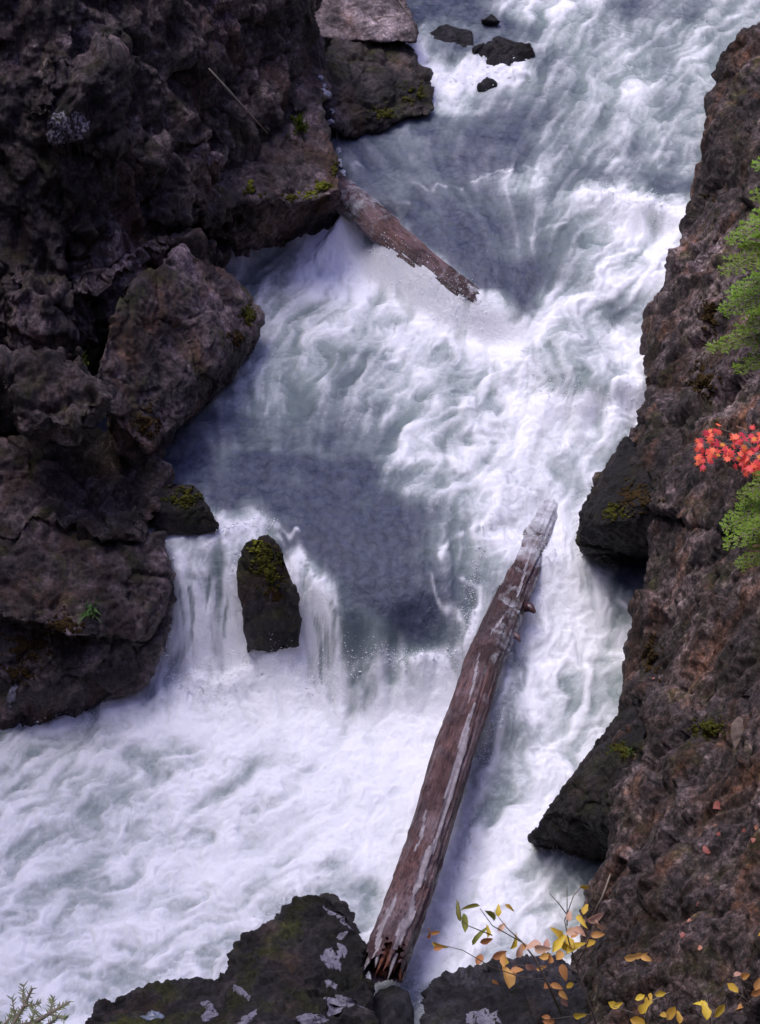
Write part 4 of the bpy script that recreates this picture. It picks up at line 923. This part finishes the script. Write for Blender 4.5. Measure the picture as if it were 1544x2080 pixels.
for k, (par, x, y, a, b, m) in enumerate([(b_moss, 655, 380, 26, 14, M_MOSSB), (b_moss, 625, 392, 22, 9, M_MOSSB), (b_moss, 590, 400, 26, 10, M_MOSSD), (b_moss, 515, 388, 24, 14, M_MOSSD), (b_moss, 505, 372, 12, 8, M_MOSSB), (b_moss, 680, 345, 10, 24, M_MOSSD),
     (b_moss, 604, 250, 20, 26, M_MOSSD), (b_stand, 540, 1135, 32, 38, M_MOSSD), (b_stand, 520, 1110, 18, 14, M_MOSSB), (b_stand, 545, 1165, 34, 34, M_MOSSD), (b_stand, 560, 1205, 24, 20, M_MOSSR), (b_wedge, 505, 640, 18, 26, M_MOSSD), (b_wedge, 480, 690, 22, 22, M_MOSSR),
     (b_small, 375, 1010, 40, 24, M_MOSSD), (b_low, 60, 1310, 60, 36, M_MOSSR), (b_low, 130, 1270, 40, 28, M_MOSSR), (b_low, 40, 1370, 40, 20, M_MOSSR), (slab_low, 840, 190, 28, 22, M_MOSSD), (slab_low, 780, 230, 36, 14, M_MOSSD),
     (out_a, 1290, 1010, 42, 34, M_MOSSR), (out_a, 1250, 1040, 28, 20, M_MOSSD), (cliff_right, 1325, 1340, 22, 50, M_MOSSR), (cliff_right, 1440, 1480, 40, 26, M_MOSSD), (out_b, 1265, 1525, 30, 16, M_MOSSD), (cliff_right, 1440, 400, 16, 14, M_MOSSR),
     (cliff_right, 1440, 640, 22, 44, M_MOSSR), (cliff_right, 1430, 770, 30, 40, M_MOSSR), (b_wedge, 300, 860, 30, 40, M_MOSSR)]):
    moss(par, x, y, a, b, m)

# thin trickle running down behind the mossy boulder
tr = []
for (x, y, a, b) in [(652, 158, 6, 5), (660, 175, 6, 7), (668, 192, 9, 7), (664, 210, 5, 7), (676, 226, 5, 7), (672, 248, 8, 4), (684, 276, 4, 9), (690, 305, 6, 5), (692, 330, 5, 9), (698, 352, 6, 8)]:
    tr.append(patch(None, x, y, a, b, .2, water_m if False else M_MOTTLE2, 'trickle', .02, x * .1, .6, .01, 4, 14))
M_FOAMW = mat_plain('trickle_foam', (.12, .12, .15), (.62, .62, .68), 30, .5, .4, .3)
root = empty('trickle', np.array(tr[0].data.vertices[0].co)); tag(root, 'thin broken white trickle running down beside the mossy boulder', 'trickle')
for o in tr:
    o.name = 'splash'; o.data.materials.clear(); o.data.materials.append(M_FOAMW); attach(o, root)

# ================================================================== PLANTS
def leaf_maple():
    pts = []
    lob = [(-2.35, .45), (-1.95, .22), (-1.35, .80), (-.95, .45), (-.62, .95), (-.32, .55), (0, 1.12), (.32, .55), (.62, .95), (.95, .45), (1.35, .80), (1.95, .22), (2.35, .45), (math.pi, .12)]
    V = [(0, 0, .0)]; F = []
    for a, r in lob: V.append((math.sin(a) * r, math.cos(a) * r, -.16 * r * r + .05 * math.sin(a * 3)))
    n = len(lob)
    for k in range(n): F.append((0, 1 + (k + 1) % n, 1 + k))
    return V, F
def leaf_oval(wd=.42, curl=.25):
    V = []; F = []; ys = [0, .18, .42, .66, .86, 1.0]; ws = [.04, .72, 1, .85, .45, .0]
    for y, q in zip(ys, ws):
        j1, j2 = random.uniform(.75, 1.25), random.uniform(.75, 1.25)
        V += [(-wd * q * j1, y, -curl * y * y + .16 * q * j2), (.03 * random.uniform(-1, 1), y, -curl * y * y), (wd * q * j2, y, -curl * y * y + .16 * q * j1)]
    for i in range(5):
        a = i * 3; F += [(a, a + 1, a + 4, a + 3), (a + 1, a + 2, a + 5, a + 4)]
    return V, F
def leaf_me(name, vf, mat):
    me = bpy.data.meshes.new(name); me.from_pydata(*[vf[0], [], vf[1]]); me.update(); me.materials.append(mat)
    me.polygons.foreach_set('use_smooth', [True] * len(me.polygons)); return me

def put_leaf(root, me, pos, size, up, spin, name='leaf'):
    o = bpy.data.objects.new(name, me); COL.objects.link(o)
    z = Vector(up).normalized(); q = z.to_track_quat('Z', 'Y').to_matrix().to_4x4()
    mw = Matrix.Translation(Vector(pos) - (root.location if root else Vector((0, 0, 0)))) @ q @ Matrix.Rotation(spin, 4, 'Z') @ Matrix.Scale(size, 4)
    if root: o.parent = root
    o.matrix_local = mw
    return o
toC = np.array([0, -.766, .643])
def leaf_up(tilt=.5):
    v = np.array([0, -.35, .95]) + RNG.normal(size=3) * tilt
    if v.dot(toC) < .15: v = v + toC * .6
    return v

# ---- red maple on the right
M_RED = mat_leaf('red_leaf', (.95, .11, .085), .28, .3)
ML = [leaf_me('maple_leaf', leaf_maple(), M_RED)]
p0 = near_rock(1660, 960, .35)
mroot = empty('vine_maple', p0); tag(mroot, 'spray of coral red maple leaves reaching in from the right', 'maple')
tw = [[(1660, 960, .35), (1580, 930, .5), (1500, 905, .6), (1440, 895, .65)], [(1580, 930, .5), (1520, 930, .55), (1445, 935, .6)], [(1540, 915, .55), (1490, 880, .6), (1455, 868, .6)], [(1600, 940, .45), (1560, 955, .5), (1530, 950, .55)]]
for k, line in enumerate(tw):
    pts = [near_rock(*q) for q in line]; r0 = .010 if k == 0 else .006
    Vt, Ft = tube(pts, np.linspace(r0, .003, len(pts)), 6); wchild('twig', Vt, Ft, M_TWIG, mroot)
for k in range(150):
    for _ in range(60):
        x = random.uniform(1415, 1600); y = random.uniform(853, 962)
        u = (x - 1415) / 130.0
        lo = 905 - 35 * min(1, u * 1.2) if u > .35 else 900 - 25 * math.sin(u * 9)
        hi = 950 - 18 * math.sin(max(0, u - .1) * 6) if u < .75 else 962
        if lo < y < hi and not (1462 < x < 1490 and 890 < y < 905): break
    put_leaf(mroot, ML[0], near_rock(x, y, random.uniform(.45, .75)), random.uniform(.042, .062), leaf_up(.4), random.uniform(0, 6.28))
for (x, y) in ((1457, 862), (1452, 872), (1462, 875), (1421, 940), (1425, 948), (1418, 930), (1540, 958), (1525, 957)):
    put_leaf(mroot, ML[0], near_rock(x, y, .6), .045, leaf_up(.4), random.uniform(0, 6.28))
M_REDO = mat_leaf('orange_red_leaf', (.80, .28, .06), .25, .3); mo = leaf_me('maple_leaf', leaf_maple(), M_REDO)
for (x, y) in ((1462, 925), (1512, 905), (1500, 935), (1540, 930), (1470, 905), (1530, 890)):
    put_leaf(mroot, mo, near_rock(x, y, .72), .042, leaf_up(.4), random.uniform(0, 6.28))

# ---- yellow shrub in the foreground
M_YEL = mat_leaf('yellow_leaf', (.86, .56, .08), .25, .35); M_ORA = mat_leaf('orange_leaf', (.88, .44, .15), .25, .35); M_PNK = mat_leaf('faded_leaf', (.84, .50, .36), .25, .35); M_OLV = mat_leaf('olive_leaf', (.26, .25, .05), .3, .35)
LV = {'y': [leaf_me('leaf', leaf_oval(.25, .5), M_YEL), leaf_me('leaf', leaf_oval(.30, -.4), M_YEL), leaf_me('leaf', leaf_oval(.20, .8), M_YEL)], 'o': [leaf_me('leaf', leaf_oval(.26, .5), M_ORA), leaf_me('leaf', leaf_oval(.20, .8), M_ORA), leaf_me('leaf', leaf_oval(.30, -.3), M_ORA)],
      'p': [leaf_me('leaf', leaf_oval(.26, .5), M_PNK)], 'g': [leaf_me('leaf', leaf_oval(.13, .7), M_OLV)]}
YP = -6.55
def sp(x, y, dy=0): return at_y(x, y, YP + dy)
def shrub(label, stems, leaves, root_px, dy=0, r=.009):
    rt = empty('shrub', sp(root_px[0], root_px[1], dy)); tag(rt, label, 'shrub')
    for k, line in enumerate(stems):
        pts = [sp(x, y, dy + .03 * math.sin(x + y)) for x, y in line]
        Vt, Ft = tube(pts, np.linspace(r if k < 2 else r * .5, r * .25, len(pts)), 6); wchild('stem', Vt, Ft, M_PALE if k < 2 else M_TWIG, rt)
    for (x, y, kind, ln, ang) in leaves:
        me = random.choice(LV[kind]); size = ln / 320.0
        up = toC + RNG.normal(size=3) * .45 + np.array([0, 0, .3])
        o = put_leaf(rt, me, sp(x, y, dy + random.uniform(-.12, .12)), size, up, math.radians(ang - 90) + random.uniform(-.3, .3))
    return rt
SL = [(866, 1905, 'o', 30, 10), (878, 1912, 'y', 32, -10), (880, 1928, 'o', 22, 0), (875, 1895, 'o', 20, 10), (1012, 1862, 'y', 26, 80), (1025, 1838, 'y', 22, 20), (1012, 1892, 'p', 24, 60), (945, 1895, 'g', 60, 75), (960, 1920, 'g', 48, 70), (985, 1850, 'g', 55, -60), (975, 1840, 'g', 40, 150), (935, 1872, 'g', 44, 110),
 (975, 1915, 'o', 30, 30), (990, 1905, 'y', 28, 70), (1000, 1945, 'o', 34, 10), (1022, 1938, 'o', 36, -10), (1036, 1928, 'y', 36, 20), (1020, 1962, 'y', 40, 0), (1036, 1972, 'o', 30, -20), (1034, 2008, 'o', 56, 45), (1030, 1998, 'o', 40, 60), (968, 1960, 'o', 34, 30), (1062, 1930, 'o', 30, 10), (1068, 1958, 'p', 28, -30), (1085, 1925, 'p', 36, 20), (1100, 1918, 'p', 38, 40), (1095, 1945, 'o', 30, -10),
 (1122, 1935, 'y', 48, 80), (1135, 1920, 'y', 46, 40), (1150, 1938, 'y', 50, 70), (1165, 1928, 'y', 42, 110), (1130, 1950, 'o', 38, 0), (1142, 1958, 'o', 36, -40), (1120, 1942, 'o', 34, 170), (1190, 1925, 'y', 40, 60), (1200, 1900, 'o', 30, 40), (1172, 1860, 'y', 32, 60), (1185, 1858, 'y', 28, 100), (1178, 1802, 'y', 24, 40), (1192, 1868, 'p', 40, 20), (1212, 1868, 'p', 36, -10), (1150, 1895, 'p', 34, 70), (1165, 1885, 'p', 30, 20), (1182, 1880, 'o', 28, 50), (1155, 1872, 'p', 24, 100),
 (1105, 2008, 'o', 32, 0), (1118, 2000, 'o', 28, 20), (1136, 2012, 'o', 26, -20), (1140, 2028, 'p', 24, -60), (1102, 2074, 'o', 32, 10), (1118, 2066, 'o', 22, 160), (1165, 2062, 'y', 30, 20), (1000, 1990, 'o', 20, -50), (1150, 2004, 'y', 24, 30), (1088, 1968, 'o', 26, 10), (1050, 1945, 'p', 30, 60), (1142, 1905, 'y', 34, 100), (1110, 1930, 'p', 26, 100), (1160, 1905, 'o', 26, 30)]
shrub('slender shrub with yellow and orange leaves over the black foreground rock',
  [[(1222, 2120), (1205, 2060), (1185, 2005), (1170, 1960), (1155, 1910), (1147, 1870), (1165, 1820), (1182, 1800)], [(1140, 2060), (1108, 1988), (1085, 1945), (1062, 1915), (1030, 1885), (1012, 1862)],
   [(1222, 2120), (1160, 2060), (1108, 1988)], [(1170, 1962), (1190, 1925), (1205, 1880)], [(1108, 1990), (1060, 1985), (1000, 1965), (940, 1930), (880, 1915)], [(1062, 1915), (1000, 1880), (975, 1845)], [(1000, 1900), (950, 1880), (942, 1872)], [(1152, 1880), (1152, 1840), (1152, 1800)], [(1152, 1858), (1135, 1835), (1116, 1815)], [(1205, 2060), (1150, 2066), (1105, 2072)], [(1180, 1995), (1140, 1985), (1100, 1965), (1040, 1960)]], SL, (1222, 2120))
SR = [(1268, 1945, 'o', 32, 20), (1284, 1940, 'o', 34, -10), (1300, 1944, 'o', 28, 0), (1280, 2070, 'y', 40, 10), (1300, 2058, 'y', 38, 60), (1312, 2045, 'y', 36, 70), (1258, 2048, 'y', 28, 170), (1245, 2045, 'y', 26, 10), (1290, 2030, 'y', 24, 40), (1340, 2062, 'y', 26, 40), (1355, 2072, 'y', 34, 80), (1330, 2020, 'y', 24, 20), (1436, 2072, 'y', 44, 70), (1450, 2066, 'y', 36, 20), (1440, 2045, 'y', 34, 110), (1470, 2075, 'o', 28, 10), (1490, 1984, 'p', 30, 170), (1505, 1986, 'o', 30, 60), (1525, 2022, 'o', 36, 20), (1535, 2012, 'o', 30, 50), (1518, 2044, 'o', 34, -30), (1530, 2055, 'p', 26, -10), (1540, 1900, 'y', 20, 40), (1500, 2016, 'y', 30, 170), (1380, 2080, 'y', 30, 60), (1285, 1820, 'p', 10, 0)]
shrub('low yellow leaved shrub in the bottom right corner on the cliff foot',
  [[(1330, 2140), (1310, 2070), (1320, 2035), (1360, 2015)], [(1460, 2150), (1445, 2090), (1440, 2050), (1435, 2020)], [(1310, 2070), (1280, 2055), (1245, 2045)], [(1330, 2140), (1355, 2080), (1358, 2060)], [(1560, 2120), (1535, 2050), (1505, 1995), (1490, 1980)], [(1320, 2035), (1300, 1985), (1285, 1945)], [(1535, 2050), (1510, 2025), (1485, 2012)]], SR[:-1], (1330, 2140), -.35)

# ---- conifers
M_NEEDLE = mat_leaf('needles', (.20, .31, .028), .2, .35); M_NEEDLE2 = mat_leaf('pale_needles', (.20, .235, .10), .2, .35)
def needle(p, d, side, ln, wd):
    a = p - side * wd; b = p + side * wd; e = p + d * ln
    m = p + d * ln * .55
    return [a, b, m + side * wd * .9, e, m - side * wd * .9], [(0, 1, 2, 3, 4)]
def bough(a, b, sag, width, nl, wd, dens, depth=2):
    """flat fir spray from a to b; returns (tube parts, needle parts)"""
    a = np.asarray(a, float); b = np.asarray(b, float); ax = b - a; Ln = np.linalg.norm(ax); ax /= Ln
    side = np.cross(ax, np.array([0, 0, 1.0])); side /= np.linalg.norm(side); up = np.cross(side, ax)
    wood = []; ned = []
    def twig(p, q, r, lvl):
        n = max(3, int(np.linalg.norm(q - p) / .05)); ts = np.linspace(0, 1, n)
        pts = [p + (q - p) * t - np.array([0, 0, sag]) * t * t * np.linalg.norm(q - p) + RNG.normal(size=3) * .003 for t in ts]
        wood.append(tube(pts, np.linspace(r, r * .3, n), 5, False))
        d = q - p; l = np.linalg.norm(d); d = d / l
        sd = np.cross(d, up); sd /= np.linalg.norm(sd) + 1e-9
        m = int(l * dens)
        for k in range(m):
            t = random.random(); k0 = min(int(t * (n - 1)), n - 2); f = t * (n - 1) - k0; c = pts[k0] * (1 - f) + pts[k0 + 1] * f
            sg = random.choice((-1, 1)); dd = d * random.uniform(.35, .8) + sd * sg * random.uniform(.4, 1) + up * random.uniform(-.15, .55); dd /= np.linalg.norm(dd)
            s2 = np.cross(dd, up + RNG.normal(size=3) * .3); s2 /= np.linalg.norm(s2) + 1e-9
            ned.append(needle(c, dd, s2, nl * random.uniform(.7, 1.15), wd))
        return pts, d, sd
    pts, d, sd = twig(a, b, .012, 0)
    step = .055
    for k in range(int(Ln / step)):
        t = (k + .5) / int(Ln / step)
        if t < .12: continue
        i = int(t * (len(pts) - 1)); c = pts[i]
        for sg in (-1, 1):
            wl = width * (1 - t) ** .8 * random.uniform(.6, 1.15) + .05
            q = c + (sd * sg * .75 + d * .65) * wl + np.array([0, 0, random.uniform(-.08, .05) * wl])
            p2, d2, s2 = twig(c, q, .005, 1)
            if wl > .16:
                for j in range(int(wl / .06)):
                    tt = (j + 1) / (int(wl / .06) + 1); cc = p2[min(int(tt * (len(p2) - 1)), len(p2) - 1)]
                    for s3 in (-1, 1):
                        w3 = .11 * (1.1 - tt) * random.uniform(.6, 1.2)
                        twig(cc, cc + (s2 * s3 * .7 + d2 * .7) * w3, .003, 2)
    return wood, ned
def fir(name, label, trunk, boughs, mat, nl=.026, wd=.0035, dens=260, r=.05):
    rt = empty(name, trunk[0]); tag(rt, label, 'fir tree')
    if len(trunk) > 1:
        Vt, Ft = tube(trunk, np.linspace(r, r * .35, len(trunk)), 9); wchild('trunk', Vt, Ft, M_TWIG, rt)
    for (a, b, sag, wdt) in boughs:
        wood, ned = bough(a, b, sag, wdt, nl, wd, dens)
        Vt, Ft = join(wood); bo = wchild('branch', Vt, Ft, M_TWIG, rt)
        Vn, Fn = join(ned); no = mesh_obj('needles', np.asarray(Vn) - np.array(rt.location), Fn, mat, bo, False)
        no['kind'] = 'stuff'
    return rt
base = near_rock(1665, 1300, -.05); yb = base[1] - .1
topz = at_y(1650, 250, yb)
def tp(px_y): return at_y(1652, px_y, yb)
trunk = [base, tp(1150), tp(900), tp(650), tp(400), tp(230)]
B = []
for (py0, ex, ey, dy, wdt) in [(350, 1530, 395, -.15, .16), (420, 1478, 478, -.15, .24), (470, 1468, 535, -.40, .26), (520, 1480, 590, -.15, .26), (565, 1466, 615, -.45, .24), (610, 1500, 655, -.2, .24), (655, 1440, 692, -.25, .17), (685, 1490, 738, -.4, .15), (300, 1530, 330, -.1, .14),
                               (890, 1550, 950, -.1, .14), (930, 1500, 1000, -.2, .22), (975, 1468, 1060, -.35, .26), (1020, 1472, 1095, -.1, .26), (1060, 1500, 1140, -.3, .22)]:
    B.append((tp(py0), at_y(ex, ey, yb + dy), .10, wdt))
for k in range(13):                                       # the side of the tree that faces away from the river
    py0 = 300 + 62 * k; a = 1.2 * math.sin(k * 2.4); p = tp(py0); L_ = .55 + .035 * k
    B.append((p, p + np.array([math.cos(a) * L_, math.sin(a) * L_, -.25 * L_]), .10, .24))
fir('fir_tree', 'young bright green fir whose boughs reach in from the right edge', trunk, B, M_NEEDLE, .030, .0042, 300, .05)
# sprig of a nearer fir in the bottom left corner
def ad(px, py, d): return CAM + ray(px, py) * d
rt_a = ad(-60, 2200, 9.0)
SB = [(ad(-40, 2180, 9), ad(70, 2015, 8.9), -.05, .09), (ad(20, 2110, 9), ad(140, 2040, 9.0), -.03, .06), (ad(-40, 2140, 8.95), ad(20, 2062, 8.95), 0, .05), (ad(30, 2130, 9.02), ad(118, 2062, 9.05), 0, .04)]
fir('fir_sprig', 'pale green fir sprig poking up in the bottom left corner', [rt_a, ad(-20, 2150, 9.0)], SB, M_NEEDLE2, .024, .0022, 330, .012)

# ---- tufts
M_GRASS = mat_leaf('grass_blade', (.12, .17, .02), .3, .3); M_FERN = mat_leaf('fern', (.10, .19, .05), .3, .3)
def tuft(name, label, px, py, n, ln, mat, spread=.7, cat='plant', bend=.5):
    p, nr = hit(px, py); rt = empty(name, p); tag(rt, label, cat)
    for k in range(n):
        a = random.uniform(0, 6.28); d = np.array([math.cos(a), math.sin(a), 0]) * random.uniform(.1, spread) + np.array([0, 0, 1.0]) + nr * .6 + np.array([0, -.3, 0]); d /= np.linalg.norm(d)
        l = ln * random.uniform(.5, 1.1); b0 = RNG.normal(size=3) * ln * .15
        sd = np.cross(d, [0, .5, 1]); sd /= np.linalg.norm(sd); w_ = ln * .045
        pts = [b0 + d * l * t + np.array([math.cos(a), math.sin(a), -1]) * bend * l * t * t * .5 for t in (0, .35, .7, 1)]
        V = []; F = []
        for q, ww in zip(pts, (1, .9, .6, .08)): V += [q - sd * w_ * ww, q + sd * w_ * ww]
        for i in range(3): F.append((2 * i, 2 * i + 1, 2 * i + 3, 2 * i + 2))
        mesh_obj('blade', V, F, mat, rt)
    return rt
tuft('fern', 'small light green fern on the big boulder at the left edge', 185, 1238, 34, .17, M_FERN, 1.3, 'fern', .9)
tuft('grass_tuft', 'yellow green grass tuft on the grey boulder with the moss rim', 606, 262, 40, .22, M_GRASS, .6, 'grass')
tuft('grass_tuft', 'small olive tuft on the wall left of the brown wedge boulder', 168, 735, 14, .16, M_GRASS, .5, 'grass')
tuft('grass_tuft', 'tiny green tuft above the dark undercut of the right cliff', 1285, 1525, 18, .10, M_FERN, 1.0, 'grass')
tuft('grass_tuft', 'tiny green tuft nearest the water on the right cliff undercut', 1245, 1527, 9, .06, M_FERN, 1.0, 'grass')

# ---- dry sticks lying on the rocks
def stick(label, line, off, r=.009, mat=M_PALE):
    pts = [near_rock(x, y, off) for x, y in line]
    Vt, Ft = tube(pts, np.linspace(r, r * .4, len(pts)), 6); p0 = pts[0]
    rt = mesh_obj('stick', np.asarray(Vt) - p0, Ft, mat); rt.location = tuple(p0); tag(rt, label, 'stick'); return rt
s0, s1 = near_rock(425, 140, .15), near_rock(545, 272, .15)
Vt, Ft = tube([s0, s0 * .66 + s1 * .34, s0 * .3 + s1 * .7, s1], [.008, .011, .008, .004], 6)
o = mesh_obj('stick', np.asarray(Vt) - s0, Ft, M_PALE); o.location = tuple(s0); tag(o, 'long thin pale stick hanging on the dark left cliff', 'stick')
stick('dark stem running down the rock left of the flat pinkish slab', [(621, -20), (632, 40), (645, 95), (652, 145)], .06, .013, M_TWIG)
stick('thin twig lying along the right end of the flat pinkish slab', [(800, -15), (822, 18), (846, 52)], .03, .009, M_TWIG)
stick('short pale twig lying across the flat pinkish slab', [(757, 38), (790, 32), (816, 36)], .03, .008, M_PALE)
stick('dry root at the foot of the right cliff by the lower pool', [(1205, 1862), (1225, 1820), (1240, 1775)], .04, .014, M_PALE)

# ---- leaves and a pale stone fallen on the right cliff
M_SAL = mat_leaf('salmon_leaf', (.52, .20, .15), .2, .2); ms_ = leaf_me('fallen_leaf', leaf_oval(.5, .2), M_SAL)
for (x, y, sz, lab) in ((1455, 1628, 18, 'second largest salmon fallen leaf, above the largest one on the right cliff'), (1452, 1675, 10, 'tiny salmon leaf, upper of a close pair below the second largest fallen leaf'), (1463, 1690, 9, 'tiny salmon leaf, lower of a close pair below the second largest fallen leaf'),
      (1513, 1682, 9, 'tiny pink fallen leaf, left one of three near the right edge'), (1533, 1678, 9, 'tiny pink fallen leaf, upper right one of three near the right edge'), (1535, 1704, 9, 'tiny pink fallen leaf, lowest of three near the right edge'), (1440, 1735, 20, 'largest salmon pink fallen leaf, low on the right cliff'),
      (1418, 1831, 10, 'tiny salmon leaf first below the largest fallen leaf on the right cliff'), (1428, 1926, 9, 'tiny salmon leaf, lowest of those stuck to the right cliff'), (1400, 1868, 8, 'tiny salmon leaf midway between the largest fallen leaf and the lowest one'), (1328, 1378, 7, 'tiny salmon leaf highest on the right cliff beside its mossy rusty edge'), (1388, 1906, 11, 'small salmon leaf just up left of the lowest leaf on the right cliff')):
    p, n = hit(x, y)
    o = put_leaf(None, ms_, p + n * .012, sz / 230.0, n + toC * .6, random.uniform(0, 6.28), 'fallen_leaf')
    tag(o, lab, 'leaf', 'fallen leaves on the right cliff')
M_TAN = mat_plain('tan_stone', (.16, .115, .10), (.24, .18, .155), 18, .75, .2, .4)
pp, nn = hit(1498, 1490)
k = 1 / 225.0
hp = []
for (x, y) in ((1494, 1522), (1486, 1495), (1488, 1472), (1500, 1460), (1511, 1468), (1510, 1490), (1500, 1510)):
    q = pp + np.array([1, 0, 0]) * (x - 1498) * k + UPV * (1490 - y) * k - ray(x, y) * .05
    hp += [q, q + ray(x, y) * .16]
nr = len(ROCKS); st = rock('stone', [], M_TAN, voxel=.010, big=.006, mid=.006, fine=.003, seed=40, extra=[hp])
tag(st, 'pale tan leaf shaped stone lodged in the right cliff', 'stone')

# ---- spray thrown up at the foot of the falls and along the log (too fine to count)
M_SPRAY = mat_plain('spray', (.80, .80, .86), (.90, .90, .95), 20, .6, .3, 0)
OCT_V = np.array([(1, 0, 0), (-1, 0, 0), (0, 1, 0), (0, -1, 0), (0, 0, 1), (0, 0, -1)], float); OCT_F = np.array([(0, 2, 4), (2, 1, 4), (1, 3, 4), (3, 0, 4), (2, 0, 5), (1, 2, 5), (3, 1, 5), (0, 3, 5)])
SPV = []; SPS = []
for pl, n, sp_, hz in [([(350, 1390), (420, 1405), (490, 1395)], 900, .09, .10), ([(495, 1345), (550, 1345), (610, 1340)], 700, .05, .06), ([(620, 1400), (690, 1390)], 500, .08, .09), ([(700, 1345), (790, 1335), (860, 1335), (940, 1330)], 500, .04, .02),
     ([(340, 1140), (335, 1250), (340, 1330), (300, 1370)], 500, .035, .05), ([(250, 1400), (190, 1460), (60, 1490)], 500, .05, .04), ([(480, 1120), (488, 1200), (490, 1300)], 350, .03, .03), ([(420, 1110), (480, 1075), (560, 1065)], 300, .025, .025),
     ([(705, 480), (780, 545), (860, 600), (940, 640), (1000, 665)], 1000, .06, .06), ([(1100, 1060), (1115, 1150), (1070, 1260), (1040, 1340)], 700, .05, .06), ([(1000, 1060), (960, 1180), (950, 1300)], 400, .04, .03), ([(1040, 1380), (1000, 1480), (980, 1560)], 500, .04, .04), ([(960, 1640), (930, 1760), (880, 1860), (850, 1960)], 500, .05, .04),
     ([(840, 120), (900, 170), (1000, 160), (1070, 150)], 400, .05, .04), ([(1180, 1000), (1175, 1120), (1240, 1150)], 300, .04, .04), ([(1085, 1712), (1180, 1735)], 250, .04, .03), ([(500, 1900), (600, 1835), (720, 1850)], 300, .05, .03), ([(760, 1990), (830, 1990), (860, 2060)], 350, .04, .04), ([(1060, 700), (1090, 790), (1200, 835), (1310, 805)], 600, .06, .05), ([(1190, 395), (1290, 415), (1380, 425)], 400, .06, .04)]:
    n *= 2
    W = np.array([on_water(*q) for q in pl]); k = np.linspace(0, 1, len(W)); t_ = RNG.random(n)
    P = np.stack([np.interp(t_, k, W[:, i]) for i in range(3)], 1); P[:, :2] += RNG.normal(size=(n, 2)) * sp_
    P[:, 2] = samp(Zw, P[:, 0], P[:, 1]) + RNG.exponential(hz, n) * .8
    SPV.append(P); SPS.append(.0014 + RNG.exponential(.0016, n))
SPV = np.concatenate(SPV); SPS = np.clip(np.concatenate(SPS), 0, .012)
Vs = (SPV[:, None] + OCT_V[None] * SPS[:, None, None] * RNG.uniform(.6, 1.5, (len(SPV), 1, 3))).reshape(-1, 3); Fs = (OCT_F[None] + 6 * np.arange(len(SPV))[:, None, None]).reshape(-1, 3)
o = mesh_obj('spray', Vs, Fs, M_SPRAY); tag(o, 'fine white spray above the falls and along the log', 'spray', kind='stuff')

# ---- dead roots and grass hanging down the left wall
parts = []
for k in range(420):
    x, y = random.uniform(0, 560), random.uniform(-10, 330) * random.random() ** .5
    p, n = hit(x, y)
    ln = random.uniform(.15, .55); pts = [p + n * .01]
    sx = random.gauss(0, .12)
    for m in range(4):
        pts.append(pts[-1] + np.array([sx * .25 + random.gauss(0, .012), -.05 + random.gauss(0, .01), -.9]) * ln / 4 + n * .006)
    parts.append(tube(pts, [.0035, .003, .0025, .002, .001], 3, False))
Vt, Ft = join(parts); o = mesh_obj('hanging_roots', Vt, Ft, mat_plain('dead_root', (.035, .025, .025), (.13, .10, .10), 6, .8, .1, 0)); tag(o, 'dead roots and grass hanging down the upper left rock wall', 'roots', kind='stuff')
